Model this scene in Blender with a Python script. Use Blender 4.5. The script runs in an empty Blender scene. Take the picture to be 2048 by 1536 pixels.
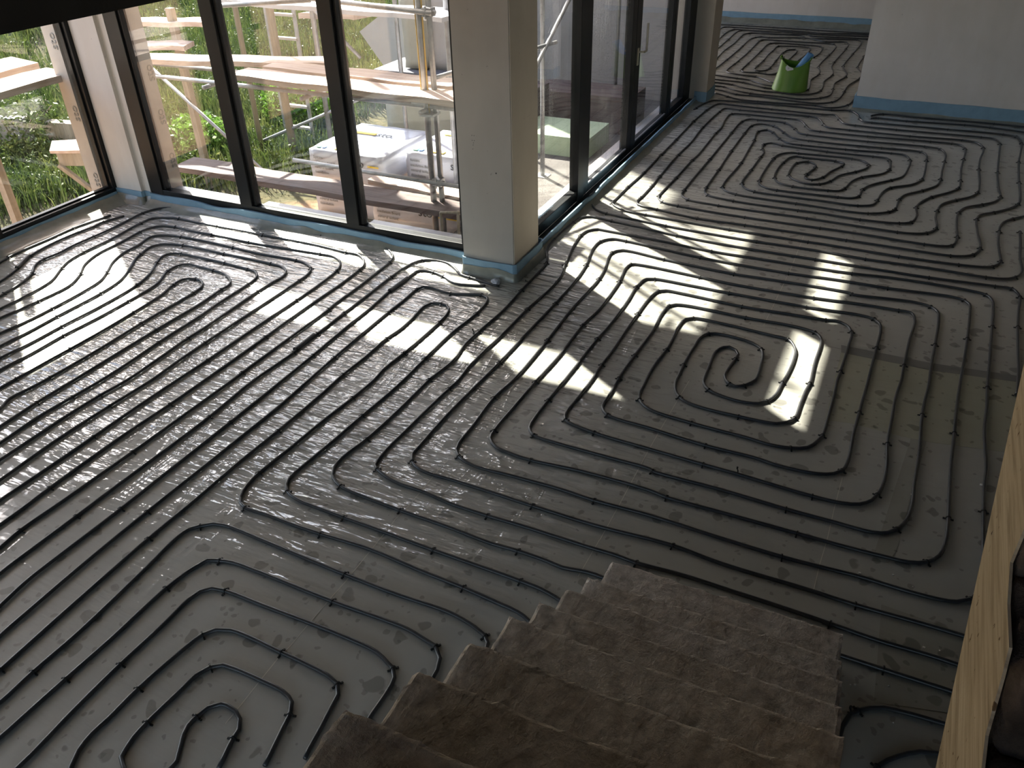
import bpy, bmesh, math, random
import numpy as np
from mathutils import Vector, Matrix, noise, Euler

random.seed(7)
rng = np.random.default_rng(7)
C = bpy.context.scene.collection
sc = bpy.context.scene

# ------------------------------------------------------------------ camera, world, sun, exposure
cam_d = bpy.data.cameras.new('camera'); cam = bpy.data.objects.new('camera', cam_d); C.objects.link(cam)
cam_d.sensor_fit = 'HORIZONTAL'; cam_d.sensor_width = 36.0; cam_d.lens = 36.0 * 1635.42 / 2048.0
cam_d.clip_start = 0.05; cam_d.clip_end = 400
Rm = Matrix(((0.9034503725, -0.2206131556, 0.3675693948), (0.4281621183, 0.5070023336, -0.7480814355), (-0.0213219348, 0.8332337423, 0.5525096432)))
cam.matrix_world = Matrix.Translation((0, 0, 2.9)) @ Rm.to_4x4()
sc.camera = cam

SUN_DIR = Vector((0.904, -0.622, -1.0)).normalized()
world = bpy.data.worlds.new('world'); sc.world = world; world.use_nodes = True
wn = world.node_tree; wn.nodes.clear()
sky = wn.nodes.new('ShaderNodeTexSky'); sky.sky_type = 'NISHITA'; sky.sun_disc = False
sky.sun_elevation = math.asin(-SUN_DIR.z); sky.sun_rotation = math.atan2(-SUN_DIR.x, -SUN_DIR.y)
sky.air_density = 1.2; sky.dust_density = 2.0; sky.ozone_density = 1.0
bgn = wn.nodes.new('ShaderNodeBackground'); bgn.inputs['Strength'].default_value = 1.2
wo = wn.nodes.new('ShaderNodeOutputWorld')
wb = wn.nodes.new('ShaderNodeVectorMath'); wb.operation = 'MULTIPLY'; wb.inputs[1].default_value = (1.0, 0.96, 1.0)   # camera white balance
hs = wn.nodes.new('ShaderNodeHueSaturation'); hs.inputs['Saturation'].default_value = 1.0   # thin high haze
wn.links.new(sky.outputs[0], hs.inputs['Color']); wn.links.new(hs.outputs[0], wb.inputs[0]); wn.links.new(wb.outputs[0], bgn.inputs[0]); wn.links.new(bgn.outputs[0], wo.inputs[0])
sun_d = bpy.data.lights.new('sun', 'SUN'); sun_d.energy = 52.0; sun_d.angle = math.radians(0.9); sun_d.color = (1.0, 0.93, 0.82)
sun = bpy.data.objects.new('sun', sun_d); C.objects.link(sun)
sun.rotation_euler = SUN_DIR.to_track_quat('-Z', 'Y').to_euler()

def portal(loc, rot, sx, sy):
    d = bpy.data.lights.new('window_portal', 'AREA'); d.shape = 'RECTANGLE'; d.size = sx; d.size_y = sy
    d.cycles.is_portal = True
    o = bpy.data.objects.new('window_portal', d); C.objects.link(o); o.location = loc; o.rotation_euler = rot
portal((-7.35, 4.75, 1.28), (0, math.radians(-90), 0), 2.3, 1.4)      # faces +x
portal((-4.75, 5.9, 1.28), (math.radians(-90), 0, 0), 3.6, 2.3)      # faces -y
portal((-1.7, -4.4, 1.23), (math.radians(90), 0, 0), 9.8, 2.3); portal((-1.7, -4.4, 3.97), (math.radians(90), 0, 0), 9.8, 2.0)   # face +y
portal((-7.3, 1.75, 1.25), (0, math.radians(-90), 0), 2.3, 3.0)
portal((-3.05, 8.4, 1.28), (0, math.radians(-90), 0), 2.3, 4.8)

sc.view_settings.view_transform = 'Standard'; sc.view_settings.look = 'None'
sc.view_settings.gamma = 1.0; sc.view_settings.use_curve_mapping = False
sc.view_settings.exposure = -0.78
sc.cycles.max_bounces = 7; sc.cycles.diffuse_bounces = 4; sc.cycles.glossy_bounces = 3; sc.cycles.adaptive_threshold = 0.05
sc.cycles.transparent_max_bounces = 16; sc.cycles.transmission_bounces = 6
sc.cycles.sample_clamp_indirect = 8.0; sc.cycles.caustics_reflective = False; sc.cycles.caustics_refractive = False
sc.cycles.use_denoising = True

# ------------------------------------------------------------------ materials
def lin(c):
    return tuple((v / 255 / 12.92) if v / 255 <= 0.04045 else ((v / 255 + 0.055) / 1.055) ** 2.4 for v in c) + (1.0,)

class NT:
    def __init__(self, name):
        self.m = bpy.data.materials.new(name); self.m.use_nodes = True
        self.t = self.m.node_tree; self.t.nodes.clear()
        self.out = self.t.nodes.new('ShaderNodeOutputMaterial')
        self.tc = self.t.nodes.new('ShaderNodeTexCoord')
    def n(self, typ, **kw):
        nd = self.t.nodes.new(typ)
        for k, v in kw.items(): setattr(nd, k, v)
        return nd
    def l(self, a, b): self.t.links.new(a, b)
    def bsdf(self, color=(0.5, 0.5, 0.5, 1), rough=0.6, metal=0.0, coat=0.0, coat_rough=0.1, spec=0.5):
        b = self.n('ShaderNodeBsdfPrincipled')
        b.inputs['Base Color'].default_value = color; b.inputs['Roughness'].default_value = rough
        b.inputs['Metallic'].default_value = metal; b.inputs['Coat Weight'].default_value = coat
        b.inputs['Coat Roughness'].default_value = coat_rough; b.inputs['Specular IOR Level'].default_value = spec
        self.l(b.outputs[0], self.out.inputs[0]); self.b = b; return b
    def mapping(self, scale=(1, 1, 1), rot=(0, 0, 0), coord='Object', loc=(0, 0, 0)):
        mp = self.n('ShaderNodeMapping'); mp.inputs['Scale'].default_value = scale
        mp.inputs['Rotation'].default_value = rot; mp.inputs['Location'].default_value = loc
        if coord == 'World':
            g = self.n('ShaderNodeNewGeometry'); self.l(g.outputs['Position'], mp.inputs['Vector'])
        else: self.l(self.tc.outputs[coord], mp.inputs['Vector'])
        return mp.outputs[0]
    def noise(self, vec, scale=5, detail=4, rough=0.5, dist=0.0):
        x = self.n('ShaderNodeTexNoise'); x.inputs['Scale'].default_value = scale; x.inputs['Detail'].default_value = detail
        x.inputs['Roughness'].default_value = rough; x.inputs['Distortion'].default_value = dist
        self.l(vec, x.inputs['Vector']); return x.outputs['Fac']
    def ramp(self, fac, stops, interp='LINEAR'):
        r = self.n('ShaderNodeValToRGB'); r.color_ramp.interpolation = interp
        while len(r.color_ramp.elements) < len(stops): r.color_ramp.elements.new(0.5)
        for e, (p, c) in zip(r.color_ramp.elements, stops):
            e.position = p; e.color = c if len(c) == 4 else tuple(c) + (1,)
        self.l(fac, r.inputs[0]); return r.outputs[0]
    def math(self, op, a, b=None, clamp=False):
        x = self.n('ShaderNodeMath', operation=op, use_clamp=clamp)
        for i, v in enumerate((a, b)):
            if v is None: continue
            if isinstance(v, (int, float)): x.inputs[i].default_value = v
            else: self.l(v, x.inputs[i])
        return x.outputs[0]
    def mix(self, fac, a, b, blend='MIX'):
        x = self.n('ShaderNodeMix', data_type='RGBA', blend_type=blend)
        for s, v in ((x.inputs[0], fac), (x.inputs[6], a), (x.inputs[7], b)):
            if isinstance(v, (int, float, tuple)): s.default_value = v
            else: self.l(v, s)
        return x.outputs[2]
    def bump(self, h, strength=0.3, dist=0.01, normal=None):
        x = self.n('ShaderNodeBump'); x.inputs['Strength'].default_value = strength; x.inputs['Distance'].default_value = dist
        self.l(h, x.inputs['Height'])
        if normal: self.l(normal, x.inputs['Normal'])
        return x.outputs[0]

def g(v): return (v, v, v, 1)
def simple(name, col, rough=0.6, metal=0.0, var=0.12, vscale=3.0, bump=0.0, bscale=60, coat=0.0, scale=(1, 1, 1), coord='Object', spec=0.5):
    t = NT(name); b = t.bsdf(rough=rough, metal=metal, coat=coat, spec=spec); v = t.mapping(scale, coord=coord)
    f = t.noise(v, vscale, 5, 0.6)
    c = col if len(col) == 4 else tuple(col) + (1,)
    lo = tuple(x * (1 - var) for x in c[:3]) + (1,); hi = tuple(min(1, x * (1 + var)) for x in c[:3]) + (1,)
    t.l(t.ramp(f, [(0.3, lo), (0.7, hi)]), b.inputs['Base Color'])
    if bump: t.l(t.bump(t.noise(v, bscale, 4, 0.6), bump, 0.004), b.inputs['Normal'])
    return t.m

def sepx(t, w):
    s = t.n('ShaderNodeSeparateXYZ'); t.l(w, s.inputs[0]); return s.outputs['X']
def floor_material(name, base, tint=1.0):
    t = NT(name); b = t.bsdf(rough=0.42, coat=1.0, coat_rough=0.16, spec=0.5); b.inputs['Coat IOR'].default_value = 2.0
    w = t.mapping(coord='World')
    big = t.noise(w, 0.7, 3, 0.5); mid = t.noise(w, 5.0, 5, 0.6); fine = t.noise(w, 40, 3, 0.6)
    c = t.ramp(big, [(0.3, tuple(v * 0.92 * tint for v in base) + (1,)), (0.7, tuple(v * 1.1 * tint for v in base) + (1,))])
    c = t.mix(0.5, c, t.ramp(mid, [(0.3, g(0.82)), (0.7, g(1.0))]), 'MULTIPLY')
    # damp blotches seen through the foil: rounded spots of several sizes
    for sc_, th, dk in ((6.5, 0.22, 0.58), (15.0, 0.19, 0.68)):
        wd = t.n('ShaderNodeVectorMath', operation='ADD'); t.l(w, wd.inputs[0])
        nn = t.n('ShaderNodeTexNoise'); nn.inputs['Scale'].default_value = sc_ * 1.1; nn.inputs['Detail'].default_value = 2; t.l(w, nn.inputs['Vector'])
        sm = t.n('ShaderNodeVectorMath', operation='SCALE'); sm.inputs[3].default_value = 0.9 / sc_; t.l(nn.outputs['Color'], sm.inputs[0])
        t.l(sm.outputs[0], wd.inputs[1])
        vo = t.n('ShaderNodeTexVoronoi'); vo.inputs['Scale'].default_value = sc_; t.l(wd.outputs[0], vo.inputs['Vector'])
        spots = t.ramp(t.math('ADD', vo.outputs['Distance'], t.math('MULTIPLY', t.noise(w, 1.3, 2), 0.25)), [(th + 0.1, g(dk)), (th + 0.14, g(1.0))])
        c = t.mix(1.0, c, spots, 'MULTIPLY')
    t.l(c, b.inputs['Base Color'])
    # wrinkles of the foil
    msk = t.ramp(t.noise(t.mapping(coord='World', loc=(3, 1, 0)), 0.55, 2, 0.5), [(0.40, g(0.12)), (0.62, g(1))])
    def ridged(vec, s, dd=2.0, det=3):
        f = t.noise(vec, s, det, 0.55, dd)
        a = t.math('ABSOLUTE', t.math('SUBTRACT', f, 0.5)); return t.math('SUBTRACT', 1.0, t.math('MULTIPLY', a, 6.0, ), clamp=True)
    h1 = ridged(t.mapping((1.0, 4.2, 1), (0, 0, 0.15), 'World'), 1.5, 0.8)     # long folds across the pipes
    h2 = ridged(t.mapping((4.0, 1.0, 1), (0, 0, 0.5), 'World'), 1.2, 1.2)
    h3 = ridged(t.mapping((1.0, 3.0, 1), (0, 0, -0.7), 'World'), 1.8, 0.7)
    h4 = t.noise(t.mapping((1.0, 4.6, 1), (0, 0, 0.12), 'World'), 3.0, 3, 0.5, 0.35)
    h5 = t.noise(t.mapping((1.0, 4.0, 1), (0, 0, 0.3), 'World'), 5.5, 2, 0.5, 0.3)
    h6 = ridged(t.mapping((1.0, 3.4, 1), (0, 0, 0.9), 'World'), 2.2, 0.6, 2)
    hh = t.math('ADD', t.math('MULTIPLY', h1, 0.40), t.math('MULTIPLY', h2, 0.22))
    hh = t.math('ADD', hh, t.math('MULTIPLY', h3, 0.22)); hh = t.math('MULTIPLY', hh, msk)
    # the foil lies loose and crumpled on the window side, flatter further into the room
    lm = t.ramp(t.math('ADD', t.math('MULTIPLY', sepx(t, w), -0.14), t.math('MULTIPLY', t.noise(w, 0.8, 2), 0.5)), [(0.28, g(0.05)), (0.60, g(1.0))])
    sy = t.n('ShaderNodeSeparateXYZ'); t.l(w, sy.inputs[0])
    ly = t.ramp(t.math('ADD', t.math('MULTIPLY', sy.outputs['Y'], 0.2), t.math('MULTIPLY', t.noise(w, 1.1, 3), 0.35)), [(0.56, g(0.12)), (0.74, g(1.0))])
    lm = t.math('MULTIPLY', lm, ly)
    cr = t.math('ADD', t.math('MULTIPLY', h4, 1.0), t.math('MULTIPLY', h5, 0.40)); cr = t.math('ADD', cr, t.math('MULTIPLY', h6, 0.30))
    hh = t.math('ADD', t.math('MULTIPLY', hh, t.math('ADD', t.math('MULTIPLY', lm, 0.86), 0.14)), t.math('MULTIPLY', cr, lm))
    fx = t.noise(t.mapping((1.0, 3.0, 1), (0, 0, 0.2), 'World'), 15.0, 2, 0.5, 0.4)
    hh = t.math('ADD', t.math('MULTIPLY', hh, 0.58), t.math('MULTIPLY', t.math('MULTIPLY', fx, 0.07), lm))
    nb = t.bump(hh, 1.0, 0.052)
    t.l(nb, b.inputs['Coat Normal'])
    t.l(t.bump(hh, 0.5, 0.03), b.inputs['Normal'])
    t.l(t.ramp(t.noise(w, 2.2, 3), [(0.3, g(0.07)), (0.7, g(0.15))]), b.inputs['Coat Roughness'])
    return t.m

M = {}
M['floor'] = floor_material('foil_over_boards', (0.40, 0.39, 0.35))
M['film_dark'] = floor_material('foil_double_layer', (0.32, 0.31, 0.265))
M['film_green'] = floor_material('foil_greenish_layer', (0.38, 0.37, 0.28))
M['tape'] = simple('grey_tape', (0.17, 0.165, 0.15), 0.4, coat=0.3)
M['seam'] = simple('board_joint', (0.55, 0.52, 0.44), 0.6)
M['seam_dark'] = simple('fold_line', (0.08, 0.08, 0.07), 0.5)
M['pipe'] = simple('pipe_plastic', (0.032, 0.0325, 0.036), 0.34, var=0.3, vscale=8, bump=0.05, bscale=200, spec=0.55)
M['clip'] = simple('clip_plastic', (0.012, 0.012, 0.012), 0.45)
M['sleeve'] = simple('sleeve_plastic', (0.06, 0.06, 0.065), 0.38, var=0.3, bump=0.2, bscale=150)
M['foam'] = simple('blue_edge_foam', lin((128, 160, 182)), 0.75, var=0.08, vscale=10, bump=0.25, bscale=80)
M['foam_shade'] = simple('blue_foam_shaded', lin((50, 75, 120)), 0.8)
M['film_up'] = simple('foil_upstand', (0.23, 0.235, 0.20), 0.35, var=0.25, vscale=5, bump=0.5, bscale=14, coat=0.5)
M['frame'] = simple('anthracite_frame', (0.009, 0.0095, 0.0105), 0.42, var=0.15, spec=0.3)
M['frame_sill'] = simple('sill_profile', (0.25, 0.25, 0.27), 0.4, metal=0.4, var=0.1)
M['steel'] = simple('brushed_steel', (0.62, 0.56, 0.48), 0.28, metal=1.0)
M['gasket'] = simple('rubber_gasket', (0.03, 0.03, 0.03), 0.6)

def plaster(name, col, warm=0.1, bump=0.12):
    t = NT(name); b = t.bsdf(rough=0.85, spec=0.25); w = t.mapping(coord='World')
    a = t.noise(w, 0.9, 4, 0.6, 0.4); f = t.noise(t.mapping((3, 3, 0.7), coord='World'), 2.2, 5, 0.6)
    c = t.ramp(a, [(0.3, tuple(v * (1 - warm) for v in col) + (1,)), (0.7, tuple(min(1, v * (1 + warm * .6)) for v in col) + (1,))])
    c = t.mix(0.35, c, t.ramp(f, [(0.35, (0.88, 0.85, 0.8, 1)), (0.65, g(1.0))]), 'MULTIPLY')
    spk = t.ramp(t.noise(w, 30, 2), [(0.24, g(0.55)), (0.27, g(1))])
    c = t.mix(0.5, c, spk, 'MULTIPLY')
    t.l(c, b.inputs['Base Color']); t.l(t.bump(t.noise(w, 25, 5, 0.65), bump, 0.004), b.inputs['Normal']); return t.m
M['plaster'] = plaster('grey_plaster', (0.72, 0.67, 0.64))
M['pillar'] = plaster('smooth_concrete_pillar', (0.45, 0.42, 0.39), 0.14, 0.06)
M['pillar_warm'] = plaster('board_clad_pillar', (0.55, 0.49, 0.42), 0.12, 0.06)
M['dark_slab'] = plaster('shaded_slab_concrete', (0.045, 0.038, 0.03), 0.3, 0.5)  # slab concrete with its shade put into the colour
M['ceiling'] = plaster('ceiling_concrete', (0.30, 0.29, 0.27), 0.1, 0.1)

def rough_concrete(name, col, col2, dark=0.35):
    t = NT(name); b = t.bsdf(rough=0.92, spec=0.15); w = t.mapping(coord='World')
    a = t.noise(w, 2.4, 5, 0.65, 0.3); f = t.noise(w, 22, 6, 0.7); h = t.noise(w, 110, 4, 0.7)
    c = t.ramp(a, [(0.35, col + (1,)), (0.68, col2 + (1,))])
    c = t.mix(0.75, c, t.ramp(f, [(0.32, g(dark + 0.1)), (0.6, g(1.0))]), 'MULTIPLY')
    c = t.mix(0.8, c, t.ramp(t.noise(w, 7.5, 2, 0.4), [(0.24, g(0.45)), (0.28, g(1))]), 'MULTIPLY')
    pg = t.n('ShaderNodeNewGeometry')     # freshly broken arrises are paler
    c = t.mix(t.ramp(pg.outputs['Pointiness'], [(0.53, g(0)), (0.62, g(0.8))]), c, tuple(min(1, v*1.5) for v in col2) + (1,))
    t.l(c, b.inputs['Base Color'])
    hh = t.math('ADD', t.math('MULTIPLY', f, 1.0), t.math('MULTIPLY', h, 0.35))
    t.l(t.bump(hh, 0.9, 0.014), b.inputs['Normal']); return t.m
M['stair'] = rough_concrete('raw_stair_concrete', (0.46, 0.385, 0.315), (0.66, 0.59, 0.53))
M['stair_shaded'] = rough_concrete('shaded_stair_concrete', (0.055, 0.04, 0.03), (0.13, 0.09, 0.065))  # same stair concrete, upper flight's shade put into the colour
M['chip'] = simple('broken_edge', (0.52, 0.45, 0.37), 0.9, bump=0.6, bscale=90)
def formed():
    t = NT('board_formed_concrete'); b = t.bsdf(rough=0.8, spec=0.25)
    # grain runs along the slope of the flight
    v = t.mapping((1, 9, 0.6), (math.radians(-43.5), 0, 0), 'World')
    v = t.mapping((1, 0.7, 12), (math.radians(-43.5), 0, 0), 'World')
    f = t.noise(v, 4.0, 6, 0.6, 0.3); a = t.noise(t.mapping(coord='World'), 3.0, 4, 0.6)
    c = t.ramp(f, [(0.3, lin((150, 130, 104))), (0.5, lin((184, 163, 134))), (0.72, lin((205, 186, 158)))])
    c = t.mix(0.4, c, t.ramp(a, [(0.3, g(0.75)), (0.7, g(1))]), 'MULTIPLY')
    pits = t.ramp(t.noise(t.mapping((1, 1.6, 1), coord='World'), 26, 3, 0.5), [(0.27, (0.28, 0.2, 0.13, 1)), (0.31, g(1))])
    c = t.mix(1.0, c, pits, 'MULTIPLY')
    t.l(c, b.inputs['Base Color']); t.l(t.bump(t.math('ADD', f, t.noise(t.mapping(coord='World'), 60, 3)), 0.25, 0.005), b.inputs['Normal']); return t.m
M['formed'] = formed()

def glass(name, dirt=0.25, streak=0.0, haze=0.0):
    t = NT(name)
    tr = t.n('ShaderNodeBsdfTransparent'); tr.inputs[0].default_value = (0.93, 0.95, 0.94, 1)
    gl = t.n('ShaderNodeBsdfGlossy'); gl.inputs['Roughness'].default_value = 0.0; gl.inputs['Color'].default_value = (0.95, 0.96, 1, 1)
    fr = t.n('ShaderNodeFresnel'); gb = t.n('ShaderNodeNewGeometry'); mr = t.n('ShaderNodeMapRange'); mr.inputs[3].default_value = 1.5; mr.inputs[4].default_value = 1/1.5; t.l(gb.outputs['Backfacing'], mr.inputs[0]); t.l(mr.outputs[0], fr.inputs['IOR'])   # thin pane: same reflectance leaving as entering
    mx = t.n('ShaderNodeMixShader'); t.l(fr.outputs[0], mx.inputs[0]); t.l(tr.outputs[0], mx.inputs[1]); t.l(gl.outputs[0], mx.inputs[2])
    df = t.n('ShaderNodeBsdfDiffuse'); df.inputs[0].default_value = (0.75, 0.74, 0.72, 1)
    w = t.mapping(coord='World')
    sp = t.ramp(t.noise(w, 95, 3, 0.7), [(0.66 - dirt*0.06, g(0)), (0.70 - dirt*0.06, g(1))])
    area = t.ramp(t.noise(t.mapping((1, 1, 0.5), coord='World', loc=(0, 2.0, 0)), 1.5, 3, 0.6), [(0.42, g(0)), (0.62, g(1))])
    f = t.math('MULTIPLY', t.math('MULTIPLY', sp, area), dirt)
    if streak:
        st = t.ramp(t.noise(t.mapping((6, 6, 0.55), coord='World'), 3.2, 5, 0.65, 0.5), [(0.52, g(0)), (0.75, g(1))])
        f = t.math('ADD', f, t.math('MULTIPLY', t.math('MULTIPLY', st, area), streak))
    if haze:
        hz = t.ramp(t.noise(t.mapping((1, 1, 2.5), (0.5, 0.3, 0.4), coord='World'), 1.4, 4, 0.6, 1.0), [(0.5, g(0)), (0.72, g(1))])
        f = t.math('ADD', f, t.math('MULTIPLY', hz, haze))
    f = t.math('MINIMUM', f, 0.9)
    m2 = t.n('ShaderNodeMixShader'); t.l(f, m2.inputs[0]); t.l(mx.outputs[0], m2.inputs[1]); t.l(df.outputs[0], m2.inputs[2])
    t.l(m2.outputs[0], t.out.inputs[0]); return t.m
M['glass'] = glass('window_glass', 0.25, 0.0, 0.02)
M['glass_dirty'] = glass('rain_spotted_glass', 0.75, 0.28, 0.05)

M['wood'] = NT('scaffold_wood').m
def wood(name, a, b_, scale=(1.2, 1.2, 1.2), rough=0.75, along='x'):
    t = NT(name); b = t.bsdf(rough=rough, spec=0.3)
    s = {'x': (0.6, 9, 9), 'y': (9, 0.6, 9), 'z': (9, 9, 0.6)}[along]
    f = t.noise(t.mapping(s), 3.0, 6, 0.6, 0.3); a2 = t.noise(t.mapping(), 2.0, 4, 0.6)
    c = t.ramp(f, [(0.3, a + (1,)), (0.7, b_ + (1,))]); c = t.mix(0.5, c, t.ramp(a2, [(0.3, g(0.7)), (0.65, g(1))]), 'MULTIPLY')
    t.l(c, b.inputs['Base Color']); t.l(t.bump(f, 0.3, 0.005), b.inputs['Normal']); return t.m
M['wood'] = wood('scaffold_wood_along_x', (0.46, 0.34, 0.27), (0.66, 0.54, 0.46))
M['wood_y'] = wood('scaffold_wood_along_y', (0.46, 0.34, 0.27), (0.66, 0.54, 0.46), along='y')
M['wood_old'] = wood('weathered_red_board', (0.10, 0.075, 0.07), (0.19, 0.14, 0.13))
M['wood_old_y'] = wood('weathered_red_board_y', (0.10, 0.075, 0.07), (0.19, 0.14, 0.13), along='y')
M['wood_post'] = wood('raw_timber_post', (0.25, 0.21, 0.155), (0.40, 0.34, 0.26), along='z')
M['galv'] = simple('galvanised_tube', (0.36, 0.36, 0.37), 0.45, metal=0.55, var=0.25, vscale=9, bump=0.1)
M['yellow_pole'] = simple('yellow_painted_edge', (0.62, 0.42, 0.12), 0.6, var=0.3)
M['white_wrap'] = simple('white_shrink_wrap', (0.55, 0.56, 0.62), 0.3, var=0.05, vscale=2, bump=0.6, bscale=16, coat=0.4)
M['print_black'] = simple('printed_black', (0.05, 0.05, 0.05), 0.6)
M['print_grey'] = simple('printed_grey', (0.22, 0.22, 0.21), 0.6)
M['print_yellow'] = simple('printed_yellow', (0.85, 0.60, 0.05), 0.5)
M['print_green'] = simple('printed_green', (0.10, 0.42, 0.16), 0.5)
M['print_blue'] = simple('printed_blue', (0.05, 0.20, 0.55), 0.5)
M['eps'] = simple('insulation_board', (0.42, 0.385, 0.345), 0.8, var=0.12, bump=0.2, bscale=40)
M['wall_out'] = plaster('outside_render', (0.38, 0.36, 0.35), 0.08, 0.15)
M['block'] = plaster('concrete_block_pale', (0.36, 0.34, 0.28), 0.12, 0.3)
M['blue_dark'] = simple('dark_blue_glazing', (0.05, 0.075, 0.10), 0.15, var=0.2)
M['slate'] = simple('dark_slab', (0.10, 0.10, 0.12), 0.6)
M['tub'] = simple('green_flexible_plastic', lin((98, 142, 50)), 0.38, var=0.06, bump=0.05, bscale=40, spec=0.5)
M['tub_in'] = simple('green_inner_plastic', lin((95, 130, 45)), 0.5)
M['label'] = simple('white_sticker', (0.82, 0.83, 0.85), 0.5)
M['crumb'] = simple('white_crumb', (0.75, 0.72, 0.65), 0.8)

def soil():
    t = NT('ground_soil'); b = t.bsdf(rough=0.95, spec=0.1); w = t.mapping(coord='World')
    s = t.n('ShaderNodeSeparateXYZ'); gg = t.n('ShaderNodeNewGeometry'); t.l(gg.outputs['Position'], s.inputs[0])
    f = t.noise(w, 6, 6, 0.7); c1 = t.ramp(f, [(0.3, (0.20, 0.115, 0.065, 1)), (0.7, (0.42, 0.27, 0.17, 1))])
    c2 = t.ramp(f, [(0.3, (0.035, 0.04, 0.02, 1)), (0.7, (0.13, 0.11, 0.06, 1))])
    # soil strip near the house, turf further out
    e = t.math('ADD', t.math('MULTIPLY', s.outputs['X'], -1.0), t.math('MULTIPLY', t.math('SUBTRACT', s.outputs['Y'], 6.8), 1.1))
    e = t.math('ADD', e, t.math('MULTIPLY', t.noise(w, 1.4, 4), 1.4))
    t.l(t.mix(t.ramp(t.math('MULTIPLY', e, 0.1), [(0.72, g(0)), (0.78, g(1))]), c1, c2), b.inputs['Base Color'])
    t.l(t.bump(t.noise(w, 14, 6, 0.7), 0.8, 0.03), b.inputs['Normal']); return t.m
M['soil'] = soil()
M['terrace'] = simple('terrace_concrete', (0.10, 0.088, 0.08), 0.8, var=0.15, vscale=1.5, bump=0.3, bscale=30, coord='World')
def leaf(name, a, b_, c_, scale=1.3):
    t = NT(name); b = t.bsdf(rough=0.55, spec=0.3); w = t.mapping(coord='World')
    f = t.noise(w, scale, 4, 0.7); f2 = t.noise(w, 9, 3, 0.6)
    c = t.ramp(t.math('ADD', t.math('MULTIPLY', f, 0.6), t.math('MULTIPLY', f2, 0.4)), [(0.34, a + (1,)), (0.5, b_ + (1,)), (0.66, c_ + (1,))])
    t.l(c, b.inputs['Base Color'])
    tl = t.n('ShaderNodeBsdfTranslucent'); t.l(c, tl.inputs[0]); mx = t.n('ShaderNodeMixShader'); mx.inputs[0].default_value = 0.3
    t.l(b.outputs[0], mx.inputs[1]); t.l(tl.outputs[0], mx.inputs[2]); t.l(mx.outputs[0], t.out.inputs[0]); return t.m
M['weeds'] = leaf('meadow_leaves', (0.020, 0.035, 0.010), (0.062, 0.095, 0.022), (0.19, 0.20, 0.065))
M['bush'] = leaf('bush_leaves', (0.04, 0.09, 0.012), (0.12, 0.24, 0.03), (0.24, 0.38, 0.08), 3)
M['tree'] = leaf('tree_leaves', (0.03, 0.07, 0.015), (0.07, 0.14, 0.03), (0.12, 0.2, 0.05))

# ------------------------------------------------------------------ mesh helpers
class MB:
    def __init__(s): s.v = []; s.f = []
    def box(s, x0, x1, y0, y1, z0, z1, m=None):
        b = len(s.v)
        for p in ((x0,y0,z0),(x1,y0,z0),(x1,y1,z0),(x0,y1,z0),(x0,y0,z1),(x1,y0,z1),(x1,y1,z1),(x0,y1,z1)):
            s.v.append(m @ Vector(p) if m else Vector(p))
        for q in ((0,3,2,1),(4,5,6,7),(0,1,5,4),(1,2,6,5),(2,3,7,6),(3,0,4,7)): s.f.append([b + i for i in q])
        return s
    def beam(s, a, b, w, h, up=(0,0,1)):
        a, b = Vector(a), Vector(b); d = b - a; L = d.length; d.normalize(); u = Vector(up)
        if abs(d.dot(u)) > 0.98: u = Vector((0, 1, 0))
        sd = d.cross(u).normalized(); u = sd.cross(d)
        m = Matrix((d, sd, u)).transposed().to_4x4(); m.translation = a
        return s.box(0, L, -w/2, w/2, -h/2, h/2, m)
    def tube(s, pts, r, n=8, cap=True):
        pts = [Vector(p) for p in pts]; base = len(s.v); prev = None
        for i, p in enumerate(pts):
            d = (pts[min(i+1, len(pts)-1)] - pts[max(i-1, 0)]).normalized()
            u = Vector((0,0,1)) if abs(d.z) < 0.9 else Vector((1,0,0))
            if prev is not None: u = prev
            sd = d.cross(u).normalized(); u = sd.cross(d).normalized(); prev = u
            for k in range(n):
                a = 2*math.pi*k/n; s.v.append(p + (sd*math.cos(a) + u*math.sin(a)) * (r if not callable(r) else r(i/(len(pts)-1))))
        for i in range(len(pts)-1):
            for k in range(n):
                a = base+i*n+k; b = base+i*n+(k+1)%n; s.f.append([a, b, b+n, a+n])
        if cap:
            s.f.append([base+k for k in range(n)][::-1]); s.f.append([base+(len(pts)-1)*n+k for k in range(n)])
        return s
    def prism(s, poly, vec):
        b = len(s.v); n = len(poly); vec = Vector(vec)
        for p in poly: s.v.append(Vector(p))
        for p in poly: s.v.append(Vector(p) + vec)
        s.f.append(list(range(b, b+n))); s.f.append(list(range(b+n, b+2*n))[::-1])
        for i in range(n):
            j = (i+1) % n; s.f.append([b+j, b+i, b+n+i, b+n+j])
        return s
    def sheet(s, grid):                      # grid[i][j] -> quads
        b = len(s.v); nj = len(grid[0])
        for row in grid:
            for p in row: s.v.append(Vector(p))
        for i in range(len(grid)-1):
            for j in range(nj-1): s.f.append([b+i*nj+j, b+(i+1)*nj+j, b+(i+1)*nj+j+1, b+i*nj+j+1])
        return s
    def mesh(s, name):
        me = bpy.data.meshes.new(name); me.from_pydata([tuple(v) for v in s.v], [], s.f); me.update()
        bm = bmesh.new(); bm.from_mesh(me); bmesh.ops.recalc_face_normals(bm, faces=bm.faces); bm.to_mesh(me); bm.free()
        return me
    def build(s, name, mat, parent=None, smooth=False, bevel=0.0):
        me = s.mesh(name); me.materials.append(mat)
        o = bpy.data.objects.new(name, me); C.objects.link(o)
        if parent: o.parent = parent
        if bevel:
            md = o.modifiers.new('bevel', 'BEVEL'); md.width = bevel; md.segments = 2; md.limit_method = 'ANGLE'
        if smooth: me.shade_smooth()
        return o
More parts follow.
